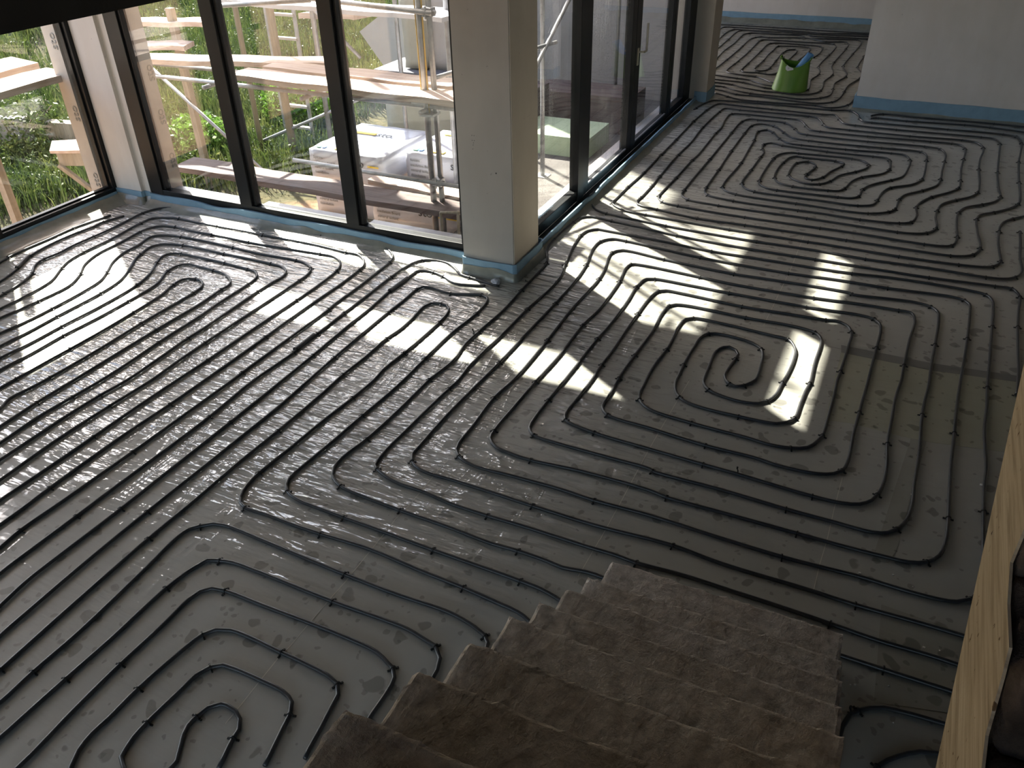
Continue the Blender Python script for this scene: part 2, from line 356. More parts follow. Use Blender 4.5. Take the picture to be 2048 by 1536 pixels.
def tag(o, label=None, cat=None, group=None, kind=None):
    if label: o['label'] = label
    if cat: o['category'] = cat
    if group: o['group'] = group
    if kind: o['kind'] = kind
    return o
def empty(name, loc=(0, 0, 0), label=None, cat=None, group=None, kind=None):
    o = bpy.data.objects.new(name, None); C.objects.link(o); o.location = loc; o.empty_display_size = 0.1
    return tag(o, label, cat, group, kind)
def to_root(root, objs=None):                # children are modelled in world space: cancel the root's offset
    bpy.context.view_layer.update()
    for ch in root.children: ch.matrix_parent_inverse = root.matrix_world.inverted()
def struct(o, label=None): o['kind'] = 'structure'; o['label'] = label or o.name.replace('_', ' '); return o
def rough_box(x0, x1, y0, y1, z0, z1, step=0.03, amp=0.006, seed=0, edge=0.0):
    bm = bmesh.new(); bmesh.ops.create_cube(bm, size=1)
    nx, ny, nz = (max(1, int(round((b-a)/step))) for a, b in ((x0,x1),(y0,y1),(z0,z1)))
    for v in bm.verts: v.co = Vector(((x0+x1)/2 + v.co.x*(x1-x0), (y0+y1)/2 + v.co.y*(y1-y0), (z0+z1)/2 + v.co.z*(z1-z0)))
    for ax, n, a, b in ((0,nx,x0,x1),(1,ny,y0,y1),(2,nz,z0,z1)):
        for i in range(1, n):
            co = Vector((0,0,0)); co[ax] = a + (b-a)*i/n; no = Vector((0,0,0)); no[ax] = 1
            bmesh.ops.bisect_plane(bm, geom=bm.verts[:]+bm.edges[:]+bm.faces[:], plane_co=co, plane_no=no)
    for v in bm.verts:
        q = v.co*9 + Vector((seed, 0, 0)); d = noise.noise_vector(q)*amp + noise.noise_vector(v.co*28+Vector((seed,0,0)))*amp*0.7
        on = sum((abs(v.co.x-x0)<1e-4, abs(v.co.x-x1)<1e-4, abs(v.co.y-y0)<1e-4, abs(v.co.y-y1)<1e-4, abs(v.co.z-z0)<1e-4, abs(v.co.z-z1)<1e-4))
        if on >= 2 and edge:
            k = abs(noise.noise(v.co*13+Vector((seed*3,1,2))))*edge*1.3 + random.random()*edge*0.45
            if abs(v.co.z-z1)<1e-4: d.z -= k*0.7
            if abs(v.co.y-y1)<1e-4: d.y -= k*0.5
            if abs(v.co.x-x0)<1e-4: d.x += k*0.8
            if abs(v.co.x-x1)<1e-4: d.x -= k*0.8
        v.co += d
    return bm
def bm_obj(bm, name, mat, parent=None, smooth=True):
    bmesh.ops.recalc_face_normals(bm, faces=bm.faces)
    me = bpy.data.meshes.new(name); bm.to_mesh(me); bm.free(); me.materials.append(mat)
    if smooth: me.shade_smooth()
    o = bpy.data.objects.new(name, me); C.objects.link(o)
    if parent: o.parent = parent
    return o
def text_obj(name, s, size, mat, m, parent=None, ext=0.0015, align='LEFT'):
    cu = bpy.data.curves.new(name, 'FONT'); cu.body = s; cu.size = size; cu.extrude = ext; cu.align_x = align; cu.resolution_u = 3
    tmp = bpy.data.objects.new(name, cu); C.objects.link(tmp); bpy.context.view_layer.update()
    me = bpy.data.meshes.new_from_object(tmp.evaluated_get(bpy.context.evaluated_depsgraph_get())); bpy.data.objects.remove(tmp)
    me.transform(m); me.materials.clear(); me.materials.append(mat)
    o = bpy.data.objects.new(name, me); C.objects.link(o)
    if parent: o.parent = parent
    return o
def frame_m(origin, ux, uy):                # matrix with local x along ux, local y along uy
    ux = Vector(ux).normalized(); uy = Vector(uy).normalized(); uz = ux.cross(uy)
    m = Matrix((ux, uy, uz)).transposed().to_4x4(); m.translation = Vector(origin); return m

# ------------------------------------------------------------------ measured data
# pipe routes on the floor in metres: (x, y, fixed by a clip here)
PIPES = {}
PIPES['bend'] = [
  '-6.719,3.816 -6.724,3.866 -6.749,3.961* -6.763,4.134 -6.756,4.38 -6.761,4.643* -6.732,4.818 -6.688,5.015',
  '-6.376,3.539 -6.391,3.616 -6.417,3.703 -6.471,3.83 -6.563,3.96 -6.598,4.06* -6.639,4.284 -6.64,4.546 -6.613,4.741 -6.617,4.872* -6.582,4.977 -6.553,5.054',
  '-6.14,3.343 -6.154,3.438 -6.165,3.478* -6.179,3.588 -6.223,3.723 -6.275,3.824* -6.356,3.904 -6.406,3.973 -6.426,4.062* -6.41,4.185 -6.428,4.366 -6.42,4.578* -6.416,4.761 -6.43,4.991 -6.443,5.175* -6.404,5.299 -6.312,5.381 -6.198,5.394* -6.04,5.391 -5.745,5.386 -5.338,5.408 -5.246,5.399* -4.903,5.392 -4.505,5.387* -4.245,5.408 -3.985,5.403 -3.881,5.396* -3.78,5.365 -3.694,5.293 -3.652,5.231 -3.637,5.155* -3.631,5.012 -3.621,4.682 -3.624,4.36 -3.616,4.279* -3.617,3.978 -3.621,3.642 -3.621,3.324* -3.617,3.225 -3.622,2.82 -3.629,2.394* -3.645,1.917 -3.657,1.678* -3.641,1.551 -3.641,1.451',
  '-5.957,3.207 -5.958,3.291 -5.962,3.486 -5.98,3.684 -6.006,3.791 -6.128,3.987* -6.192,4.115 -6.22,4.297* -6.223,4.586 -6.263,4.98* -6.247,5.114 -6.094,5.193 -6.009,5.212* -5.8,5.202 -5.534,5.202* -5.169,5.21 -5.009,5.208* -4.442,5.213 -4.093,5.185* -3.978,5.187 -3.868,5.115 -3.794,5.006 -3.789,4.937* -3.78,4.661 -3.79,4.279 -3.786,3.759* -3.785,3.458 -3.785,3.153 -3.789,2.847* -3.805,2.482 -3.801,1.973* -3.793,1.809 -3.79,1.663 -3.791,1.56',
  '-5.825,3.11 -5.825,3.191 -5.808,3.334 -5.794,3.495* -5.79,3.776 -5.847,3.907 -5.89,3.974* -6.004,4.116 -6.079,4.323 -6.088,4.599 -6.106,4.822* -6.087,4.943 -6.02,5.011 -5.888,5.04* -5.695,5.028 -5.447,5.035* -5.229,5.034 -5.018,5.03* -4.632,5.05 -4.281,5.074* -4.15,5.076 -4.039,5.017 -3.977,4.929 -3.954,4.851* -3.934,4.596 -3.935,4.303* -3.944,3.77 -3.946,3.35* -3.954,3.078 -3.96,2.772 -3.959,2.408* -3.959,2.097 -3.962,1.792 -3.96,1.683',
  '-5.617,2.956 -5.615,3.033 -5.594,3.219 -5.588,3.449* -5.599,3.753 -5.631,3.949 -5.704,4.077* -5.819,4.245 -5.879,4.406 -5.891,4.595 -5.924,4.784 -5.835,4.856 -5.67,4.889* -5.371,4.897 -5.07,4.887* -4.754,4.876 -4.389,4.889* -4.272,4.868 -4.178,4.807* -4.133,4.702 -4.128,4.584* -4.127,4.265 -4.129,3.906 -4.128,3.523* -4.123,3.251 -4.111,3.01 -4.128,2.682* -4.136,2.284 -4.115,1.906 -4.119,1.798',
  '-5.444,2.829 -5.448,2.908 -5.439,3.128 -5.445,3.374* -5.445,3.784* -5.482,4.012 -5.588,4.214 -5.691,4.378 -5.72,4.459* -5.759,4.622 -5.688,4.708 -5.516,4.752* -5.269,4.757 -5.052,4.752* -4.786,4.757 -4.548,4.752* -4.424,4.741 -4.339,4.689 -4.297,4.597 -4.306,4.485 -4.31,4.299* -4.285,3.643 -4.289,3.527* -4.271,3.222 -4.26,2.945 -4.281,2.743* -4.289,2.5 -4.277,2.028 -4.278,1.915',
  '-5.295,2.719 -5.298,2.795 -5.283,3.025 -5.283,3.283* -5.269,3.638 -5.291,4.01* -5.354,4.212 -5.459,4.383* -5.513,4.505 -5.486,4.576 -5.396,4.608* -5.162,4.613 -4.919,4.61* -4.656,4.593* -4.57,4.579 -4.501,4.523 -4.474,4.45 -4.466,4.371* -4.459,4.026 -4.444,3.812 -4.438,3.393* -4.421,3.106 -4.418,2.877 -4.43,2.656* -4.443,2.404 -4.423,2.138 -4.428,2.023',
  '-5.16,2.619 -5.161,2.692 -5.15,2.92 -5.156,3.192* -5.138,3.465 -5.136,3.77* -5.153,4.08 -5.251,4.298* -5.25,4.407 -5.19,4.47 -5.069,4.47 -4.905,4.463* -4.772,4.445 -4.641,4.367 -4.6,4.302 -4.602,4.214* -4.584,3.962 -4.591,3.521* -4.591,3.083 -4.588,2.819 -4.588,2.52* -4.573,2.251 -4.563,2.122',
  '-4.952,2.465 -4.958,2.54 -4.959,2.658* -4.958,2.864 -4.951,3.077* -4.946,3.349 -4.956,3.655* -4.977,3.971 -5.02,4.125* -5.016,4.233 -4.926,4.283* -4.84,4.26 -4.782,4.19 -4.765,4.079* -4.766,3.81 -4.768,3.553* -4.756,3.126 -4.763,2.759* -4.773,2.613 -4.79,2.483 -4.744,2.379 -4.724,2.239',
]
PIPES['loop'] = [
  '-2.609,5.121 -2.676,5.128 -2.799,5.157 -2.894,5.171* -2.98,5.188 -3.08,5.268 -3.171,5.33 -3.294,5.342 -3.41,5.299* -3.459,5.184 -3.479,4.929* -3.476,4.619 -3.476,4.277* -3.473,3.944* -3.476,3.822 -3.466,3.665* -3.486,3.243 -3.465,2.847* -3.469,2.392 -3.474,2.09 -3.477,1.873* -3.483,1.472 -3.483,1.468 -3.48,1.43 -3.48,1.333',
  '-2.71,5.09 -2.802,5.058 -2.952,5.034 -3.096,5.103* -3.205,5.137* -3.293,5.141 -3.346,5.094 -3.343,5.035 -3.346,4.891 -3.355,4.726 -3.339,4.429 -3.334,4.06 -3.32,3.69* -3.312,3.262 -3.308,2.854* -3.307,2.415 -3.306,2.011* -3.318,1.546 -3.316,1.436 -3.297,1.293 -3.284,1.19',
  '-2.592,3.956* -2.595,4.293 -2.565,4.655* -2.572,4.818 -2.604,4.912 -2.666,4.94* -2.775,4.905 -2.897,4.865* -3.093,4.894 -3.151,4.881 -3.174,4.825* -3.172,4.606 -3.178,4.414* -3.174,4.025 -3.168,3.725* -3.152,3.332 -3.143,3.101 -3.147,2.758 -3.152,2.431 -3.159,2.05* -3.158,1.618 -3.151,1.391 -3.142,1.176 -3.129,1.078',
  '-2.759,3.962* -2.753,4.188 -2.752,4.43* -2.76,4.552 -2.789,4.642 -2.834,4.686 -2.878,4.688* -2.951,4.668 -2.977,4.604 -2.963,4.405 -2.96,4.23 -2.978,4.082* -2.976,3.807 -2.987,3.57* -2.981,3.333 -2.983,2.902* -2.995,2.553 -2.993,2.261 -3,1.904* -2.997,1.687 -2.989,1.339 -2.978,1.056* -2.975,0.965',
  '-2.762,3.969* -2.777,3.726 -2.764,3.597 -2.774,3.371* -2.798,3.084 -2.809,2.818 -2.828,2.545* -2.817,2.426 -2.786,2.342 -2.756,2.307 -2.707,2.288* -2.563,2.29 -2.394,2.286 -2.224,2.289* -1.935,2.302 -1.649,2.283 -1.396,2.271* -1.198,2.254 -1.106,2.245 -1.035,2.218 -0.949,2.151',
  '-2.592,3.956* -2.587,3.634 -2.594,3.442 -2.609,3.233* -2.622,2.964 -2.64,2.699 -2.645,2.592 -2.624,2.523 -2.585,2.483* -2.5,2.453 -2.325,2.442 -2.187,2.438* -1.943,2.434 -1.647,2.426* -1.171,2.417* -1.063,2.411 -0.945,2.383 -0.855,2.344',
]
PIPES['mid'] = [
  '-2.436,3.746* -2.438,3.338 -2.453,3.048* -2.482,2.839 -2.472,2.749 -2.441,2.694 -2.347,2.637* -2.151,2.614 -1.948,2.605* -1.654,2.597 -1.411,2.582 -1.264,2.589* -1.11,2.586 -1.024,2.577 -0.908,2.597 -0.821,2.595 -0.742,2.573',
  '0.734,2.756 0.716,2.748 0.563,2.748 0.371,2.741 0.174,2.75* -0.068,2.758 -0.253,2.761 -0.482,2.764 -0.714,2.75* -0.837,2.758 -0.923,2.755 -1.117,2.756 -1.318,2.757 -1.514,2.753* -1.735,2.757 -1.92,2.781 -2.06,2.784 -2.148,2.801 -2.245,2.84* -2.271,2.862 -2.29,2.973 -2.285,3.229 -2.267,3.704* -2.259,3.816 -2.273,3.978 -2.268,4.2 -2.254,4.477 -2.247,4.867* -2.22,5.229 -2.232,5.479 -2.282,5.678* -2.307,5.821 -2.343,5.991 -2.379,6.283* -2.359,6.408 -2.291,6.475 -2.27,6.474 -1.755,6.442 -1.251,6.398* -0.741,6.4 -0.741,6.4 -0.453,6.397 -0.14,6.408* 0.179,6.449 0.693,6.441 0.804,6.412* 0.844,6.345 0.852,6.174 0.843,5.908* 0.829,5.605 0.82,5.35 0.807,5.056 0.806,5.043* 0.803,4.854 0.788,4.554 0.792,4.357 0.796,4.195 0.785,4.014 0.782,3.811* 0.78,3.595 0.779,3.386 0.777,3.348 0.771,3.304 0.756,3.22 0.727,3.151* 0.672,3.111 0.598,3.093 0.471,3.087 0.26,3.091 0.111,3.082 -0.089,3.074* -0.09,3.073* -0.44,3.082 -0.752,3.093 -1.054,3.086* -1.259,3.096 -1.546,3.09 -1.769,3.084 -1.882,3.123* -1.924,3.171 -1.939,3.227 -1.944,3.419 -1.959,3.727* -1.933,3.958 -1.929,4.176 -1.932,4.513* -1.945,5.023 -1.937,5.305 -1.936,5.545* -1.957,5.74 -2.001,5.949 -2.006,6.051* -1.946,6.129 -1.569,6.091* -1.282,6.061 -0.983,6.041* -0.701,6.054 -0.116,6.055 -0.099,6.04* 0.331,6.085 0.443,6.056* 0.49,5.99 0.502,5.867 0.493,5.486* 0.482,5.204 0.476,4.912 0.465,4.778 0.457,4.586* 0.461,4.187 0.452,3.899 0.451,3.709 0.435,3.593 0.395,3.498* 0.354,3.451 0.283,3.424 0.11,3.423 -0.13,3.425* -0.464,3.438 -0.846,3.44* -0.863,3.45 -1.113,3.456 -1.41,3.46 -1.575,3.476* -1.628,3.531 -1.638,3.607 -1.638,3.838* -1.631,4.089 -1.626,4.291 -1.62,4.666* -1.617,4.704 -1.606,4.926 -1.61,5.291 -1.621,5.528* -1.593,5.689 -1.532,5.715* -1.238,5.713 -0.944,5.704* -0.379,5.7* -0.014,5.725 0.087,5.703* 0.128,5.649 0.144,5.562 0.14,5.29* 0.134,5.021 0.129,4.8 0.124,4.672 0.117,4.464* 0.11,4.217 0.111,3.973 0.092,3.861* 0.054,3.816 -0.03,3.779 -0.254,3.765 -0.34,3.78 -0.639,3.781* -0.976,3.811 -1.251,3.838* -1.307,3.904 -1.311,4.003 -1.317,4.226 -1.32,4.247* -1.315,4.556* -1.303,4.941 -1.318,5.168 -1.301,5.328* -1.265,5.364 -1.177,5.381 -1.012,5.379 -0.748,5.367* -0.404,5.374 -0.267,5.343* -0.217,5.278 -0.206,5.194 -0.208,4.937 -0.199,4.672* -0.209,4.586 -0.217,4.409 -0.224,4.254* -0.259,4.191 -0.309,4.156 -0.53,4.137* -0.811,4.149 -0.908,4.193* -0.958,4.275 -0.978,4.373 -0.977,4.411 -0.985,4.569* -0.98,4.843 -0.974,4.953 -0.936,5.039* -0.848,5.062 -0.719,5.053 -0.631,5.029 -0.562,4.971* -0.535,4.896 -0.522,4.769 -0.518,4.572 -0.537,4.534 -0.571,4.481* -0.619,4.452 -0.66,4.465* -0.691,4.498 -0.708,4.544 -0.704,4.657 -0.691,4.778* -0.687,4.839 -0.712,4.888 -0.764,4.918 -0.8,4.894 -0.832,4.82 -0.828,4.637 -0.818,4.442 -0.81,4.408 -0.763,4.345* -0.67,4.311 -0.554,4.297 -0.449,4.322 -0.406,4.366* -0.371,4.456 -0.358,4.612* -0.345,4.733 -0.339,4.931 -0.353,5.061 -0.42,5.173* -0.504,5.182 -0.884,5.216 -1.091,5.215* -1.139,5.175 -1.155,5.042 -1.144,4.88 -1.142,4.712* -1.155,4.544 -1.157,4.365 -1.147,4.205 -1.147,4.155 -1.124,4.07* -1.042,3.998 -0.769,3.961* -0.443,3.948 -0.303,3.935 -0.195,3.952* -0.111,3.995 -0.07,4.075 -0.049,4.141* -0.045,4.345 -0.043,4.599 -0.047,4.777 -0.042,4.888* -0.033,5.233 -0.037,5.447* -0.084,5.539 -0.162,5.573 -0.223,5.557* -0.517,5.54 -0.809,5.527* -1.243,5.555 -1.396,5.556 -1.444,5.525* -1.473,5.371 -1.478,5.12* -1.475,4.811 -1.471,4.544 -1.476,4.356* -1.473,4.158 -1.48,3.9 -1.485,3.763 -1.463,3.69* -1.262,3.64* -0.917,3.621 -0.609,3.608* -0.429,3.602 -0.023,3.581* 0.119,3.587 0.206,3.615 0.26,3.67 0.283,3.728* 0.303,3.832 0.307,4.002 0.294,4.21* 0.297,4.429 0.302,4.735 0.319,4.937 0.322,5.126* 0.333,5.479 0.35,5.802 0.316,5.905 0.235,5.905* -0.032,5.899 -0.352,5.868* -0.942,5.861 -1.216,5.884* -1.716,5.915 -1.788,5.898* -1.804,5.804 -1.773,5.567* -1.76,5.249 -1.757,5.082 -1.782,4.803* -1.778,4.342 -1.794,3.994* -1.802,3.716 -1.806,3.42* -1.792,3.342 -1.723,3.284 -1.629,3.265 -1.496,3.257* -1.191,3.282 -0.81,3.279 -0.715,3.263* -0.423,3.265 -0.05,3.266* 0.186,3.266 0.352,3.273 0.459,3.282 0.54,3.318* 0.588,3.383 0.612,3.474 0.62,3.57 0.622,3.686* 0.622,3.921 0.623,4.142 0.633,4.466* 0.641,4.784 0.656,5.083 0.673,5.368 0.688,5.659* 0.7,6.049 0.695,6.209 0.662,6.257* 0.571,6.282 0.133,6.248* -0.247,6.246 -0.594,6.221* -1.303,6.241* -1.974,6.323* -2.099,6.319 -2.176,6.225* -2.181,6.058 -2.121,5.746* -2.093,5.42 -2.091,5.033* -2.103,4.56 -2.11,4.114* -2.121,3.875 -2.138,3.47 -2.135,3.103 -2.132,3.03 -2.102,2.977* -2.009,2.931 -1.822,2.928 -1.574,2.923 -1.332,2.916* -0.982,2.912 -0.587,2.933* -0.587,2.933* -0.345,2.912 0.02,2.912 0.264,2.907* 0.555,2.915 0.733,2.916 0.761,2.918',
  '-2.436,3.746* -2.406,4.02 -2.429,4.201 -2.426,4.425* -2.404,4.786 -2.416,5.124* -2.42,5.376 -2.433,5.652* -2.536,5.911 -2.558,6.115* -2.546,6.527* -2.527,6.66 -2.454,6.721 -2.239,6.7* -1.993,6.664 -1.607,6.603* -0.998,6.565 -0.44,6.564* -0.44,6.569* -0.009,6.559 0.409,6.562* 0.867,6.592* 0.982,6.596* 1.017,6.535 1.031,6.466* 1.016,6.244 1.002,5.967* 0.992,5.59 0.987,5.343 0.974,5.129 0.974,5.131 0.966,5.033*',
]
PIPES['upper'] = [
  '-2.543,7.005 -2.491,6.924 -2.435,6.881 -2.342,6.85* -1.756,6.776* -1.354,6.751 -0.946,6.737* -0.804,6.741 -0.407,6.745 -0.071,6.726* 0.428,6.742 0.805,6.731* 0.927,6.753 1.013,6.819* 1.058,6.924 1.065,7.01 1.057,7.203 1.064,7.411 1.072,7.603 1.073,7.793*',
  '1.118,8.196 1.028,8.097* 0.96,7.997 0.928,7.888 0.914,7.743* 0.903,7.493 0.91,7.262 0.914,7.092* 0.892,7.014 0.854,6.958* 0.801,6.927 0.611,6.896* 0.172,6.882* -0.419,6.899 -0.548,6.897* -1.22,6.909* -1.736,6.938 -2,6.955* -2.189,6.975 -2.313,7.039 -2.38,7.109* -2.385,7.205 -2.384,7.409 -2.383,7.581* -2.365,8.049* -2.371,8.668* -2.368,9.254* -2.375,10.043* -2.353,10.565* -2.339,10.689 -2.274,10.939 -2.146,10.936 -1.598,10.912* -0.985,10.895* -0.845,10.925 -0.767,10.751* -0.667,10.569 -0.561,10.554* -0.111,10.546* 0.777,10.581* 0.905,10.572 0.957,10.458 0.963,10.385* 0.95,9.999 0.927,9.374* 0.928,8.878 0.939,8.644* 0.889,8.488 0.783,8.365* 0.646,8.231 0.592,8.072* 0.581,7.793 0.591,7.484* 0.582,7.359 0.551,7.27* 0.474,7.228 0.343,7.216* -0.142,7.237 -0.466,7.242 -0.498,7.24* -1.154,7.238* -1.788,7.281* -1.951,7.322* -2.014,7.402 -2.029,7.466* -2.017,8.021* -2.01,8.617* -1.997,8.834 -2.009,9.656* -2,9.933 -2.034,10.227 -2.016,10.525* -1.902,10.559 -1.375,10.563* -1.217,10.555 -1.143,10.451 -1.089,10.32* -1.013,10.181 -0.905,10.16* -0.386,10.159* 0.268,10.207* 0.486,10.217* 0.574,10.195 0.619,10.065* 0.61,9.691* 0.592,9.352 0.593,8.979* 0.58,8.752* 0.498,8.59 0.352,8.397* 0.26,8.191 0.237,8.063* 0.253,7.853 0.214,7.677* 0.122,7.615* -0.201,7.573* -0.513,7.589 -0.741,7.585* -1.337,7.6* -1.6,7.66* -1.654,7.761 -1.665,7.859* -1.676,8.413* -1.696,9.08* -1.701,9.776* -1.688,10.097* -1.619,10.21 -1.436,10.185* -1.278,9.961* -1.163,9.804 -0.972,9.753* -0.206,9.777* 0.198,9.784* 0.254,9.671 0.259,9.501* 0.261,9.156 0.247,8.885* 0.164,8.686 -0.02,8.518* -0.078,8.357 -0.105,8.123* -0.132,7.991 -0.257,7.914* -0.557,7.912 -1.205,7.92* -1.294,7.965 -1.366,8.099* -1.366,8.537* -1.36,8.987* -1.355,9.16 -1.391,9.255* -1.412,9.434* -1.35,9.516 -1.214,9.474* -0.957,9.445 -0.728,9.426* -0.265,9.438* -0.128,9.433 -0.093,9.371* -0.073,9.218 -0.071,9.071* -0.132,8.903 -0.306,8.724* -0.385,8.555 -0.423,8.332* -0.466,8.242 -0.563,8.217* -0.891,8.201* -1.038,8.261 -1.1,8.389* -1.122,8.668 -1.106,8.89* -1.072,9.076 -1.013,9.145 -0.935,9.137* -0.606,9.14* -0.517,9.091 -0.534,8.984* -0.618,8.772 -0.662,8.581* -0.749,8.463* -0.815,8.489 -0.824,8.61* -0.771,8.873* -0.794,8.964 -0.867,9.02* -0.972,8.927* -0.997,8.717 -0.982,8.515* -0.911,8.404 -0.786,8.333 -0.665,8.367* -0.58,8.491* -0.521,8.684 -0.382,8.867* -0.293,9.015 -0.276,9.137* -0.344,9.244 -0.456,9.279* -1.006,9.262* -1.11,9.239 -1.189,9.154 -1.223,8.999* -1.223,8.247* -1.196,8.137 -1.105,8.056 -1.013,8.041* -0.449,8.071* -0.333,8.091 -0.275,8.164* -0.26,8.369* -0.199,8.525 -0.032,8.742* 0.062,8.887 0.1,9.156 0.101,9.455* 0.043,9.606 -0.094,9.622* -0.56,9.583* -1.022,9.561* -1.157,9.573 -1.281,9.699* -1.392,9.917* -1.487,10.004* -1.568,9.898* -1.543,9.557* -1.532,9.237 -1.511,8.719* -1.522,7.931* -1.478,7.847 -1.354,7.782* -0.785,7.752* -0.152,7.75* 0.014,7.856* 0.065,7.954* 0.081,8.213* 0.122,8.367 0.263,8.546* 0.381,8.744 0.414,8.952* 0.418,9.219 0.432,9.536* 0.434,9.795 0.376,9.962* 0.217,9.999* -0.365,9.96* -1.02,9.973* -1.106,10 -1.186,10.155* -1.234,10.243 -1.34,10.366* -1.667,10.374* -1.767,10.376 -1.832,10.239* -1.844,9.742* -1.844,8.718* -1.846,7.712* -1.828,7.561 -1.741,7.471* -1.441,7.431* -0.638,7.425* 0.121,7.403* 0.237,7.417 0.35,7.475* 0.422,7.614* 0.409,7.868 0.415,8.046* 0.449,8.242 0.561,8.4* 0.684,8.54 0.746,8.691* 0.763,8.957 0.756,9.402* 0.767,9.754 0.798,10.172* 0.728,10.35 0.586,10.389* 0.049,10.336* -0.602,10.34* -0.838,10.353 -0.908,10.455* -0.946,10.571 -1.024,10.72 -1.121,10.751* -1.959,10.737* -2.15,10.737 -2.182,10.556* -2.208,9.832* -2.184,9.248 -2.196,8.727* -2.183,8.007* -2.173,7.706* -2.174,7.354* -2.18,7.264 -2.151,7.177 -2.103,7.149 -1.94,7.12* -1.54,7.05* -1.113,7.057* -0.256,7.057* 0.23,7.051 0.548,7.053* 0.624,7.073 0.713,7.141* 0.767,7.301* 0.748,7.651 0.739,7.962* 0.767,8.089 0.878,8.197* 1.007,8.352 1.083,8.501* 1.106,8.725 1.111,9.127* 1.128,9.795* 1.157,10.152 1.178,10.488* 1.168,10.617 1.133,10.739* 1.002,10.787* 0.431,10.768* -0.397,10.746* -0.477,10.751 -0.543,10.859* -0.583,11.025 -0.691,11.18* -0.907,11.137* -1.542,11.14 -2.248,11.102 -2.382,11.067 -2.461,10.868 -2.5,10.628* -2.506,10.553',
  '-0.432,11.037 -0.388,11.109 -0.31,11.165* 0.112,11.166 0.912,11.194* 1.224,11.179 1.374,11.154',
  '-0.427,10.926 -0.375,10.968 -0.341,10.971* -0.022,10.959* 0.602,11.023* 0.869,11.021* 1.216,10.95 1.363,10.907',
]
PIPES['far'] = [
  '-2.462,11.448 -2.359,11.404 -2.249,11.327* -2.088,11.24 -1.836,11.221* -1.462,11.245 -1.117,11.286* -0.978,11.23 -0.866,11.273 -0.756,11.437* -0.708,11.758 -0.697,12.052* -0.674,12.362',
  '-2.612,11.672 -2.524,11.648 -2.364,11.595 -2.166,11.477* -1.881,11.476 -1.491,11.412 -1.121,11.399 -0.956,11.512* -0.888,11.743 -0.872,12.123* -0.861,12.463 -0.794,12.78 -0.755,12.987* -0.76,13.234 -0.821,13.468 -0.861,13.618* -0.85,14.425* -0.84,14.803',
  '-2.658,11.857 -2.569,11.832 -2.416,11.819* -2.208,11.67 -2.008,11.59* -1.643,11.565 -1.326,11.537 -1.122,11.665* -1.024,11.85 -1.026,12.204* -1.045,12.482 -1.043,12.553 -1.002,12.746 -0.951,12.977* -0.969,13.221 -1.024,13.428 -1.065,13.629* -1.03,14.528* -0.99,15.345 -1.011,15.545 -1.077,15.658* -1.528,15.58 -1.878,15.526* -1.971,15.692 -2.711,15.667 -2.838,15.67* -2.928,15.571 -2.947,15.271 -2.931,14.674 -2.953,14.141 -2.93,13.505* -2.926,13.255',
  '-2.702,12.031 -2.616,12.021 -2.337,11.976* -2.141,11.847 -1.847,11.76* -1.68,11.767 -1.482,11.732 -1.304,11.799 -1.228,11.881 -1.171,12.055* -1.173,12.348 -1.198,12.572 -1.138,13.021* -1.158,13.249 -1.214,13.524 -1.225,13.828* -1.204,14.227 -1.173,14.881* -1.176,15.24 -1.242,15.411 -1.536,15.344* -1.881,15.525 -2.476,15.378* -2.617,15.405 -2.698,15.311* -2.743,15.208 -2.754,14.53* -2.758,13.977 -2.766,13.473* -2.788,12.691',
  '-2.748,12.215 -2.657,12.188 -2.225,12.147* -1.885,11.959* -1.71,11.933 -1.573,11.889 -1.387,11.931 -1.333,12.034* -1.347,12.341 -1.377,12.626 -1.321,12.998* -1.343,13.247 -1.394,13.46* -1.399,13.696 -1.361,14.318* -1.342,14.627 -1.34,15.021 -1.389,15.166* -1.48,15.217 -1.74,15.189* -2.129,15.182 -2.412,15.191 -2.559,15.15 -2.579,15.006 -2.569,14.217* -2.592,13.234* -2.605,12.807 -2.59,12.714 -2.53,12.638 -2.376,12.583 -2.13,12.547* -1.999,12.441 -1.832,12.277 -1.7,12.281',
  '-2.813,12.475 -2.72,12.445 -2.354,12.36* -2.188,12.329 -1.873,12.101 -1.68,12.132 -1.745,13.712 -1.719,14.008 -1.691,14.352* -1.689,14.661 -1.734,14.784* -1.909,14.803 -2.136,14.765 -2.21,14.739* -2.23,14.551 -2.229,14.297* -2.242,14.082 -2.23,13.592* -2.245,13.221* -2.247,13.019 -2.218,12.93 -2.16,12.902 -2.069,12.984 -2.049,13.157* -2.054,13.673* -2.052,14.244* -2.011,14.49 -1.916,14.562* -1.872,14.48 -1.871,14.064 -1.891,13.66',
  '-1.876,13.491 -1.872,13.221 -1.885,13.018 -1.915,12.798 -1.988,12.74 -2.134,12.792* -2.345,12.77 -2.405,12.863* -2.407,13.335* -2.399,14.257* -2.398,14.817 -2.368,14.91* -2.255,14.991 -1.912,14.965* -1.57,14.921* -1.518,14.76 -1.516,14.376 -1.552,14.067',
  '-3.66,16.24 -3.557,16.264 -3.172,16.301* -2.577,16.302* -2.463,16.302 -1.793,16.278* -1.456,16.275 -0.936,16.29* -0.819,16.307',
  '-3.436,15.33 -3.429,15.728 -3.414,16.072 -3.341,16.106* -3.062,16.116 -2.466,16.09* -1.909,16.076 -1.725,16.023 -1.278,16.129 -0.848,16.185',
  '-3.248,14.564 -3.248,14.905 -3.252,15.717 -3.196,15.893* -3.107,15.922 -2.42,15.904 -2.397,15.935 -1.925,15.942 -1.573,15.917 -0.872,16.022',
  '-3.085,13.9 -3.088,14.172 -3.096,15* -3.097,15.722 -3.057,15.853* -2.924,15.875 -2.392,15.752 -1.914,15.846* -1.839,15.746* -1.221,15.772* -0.851,15.791',
]
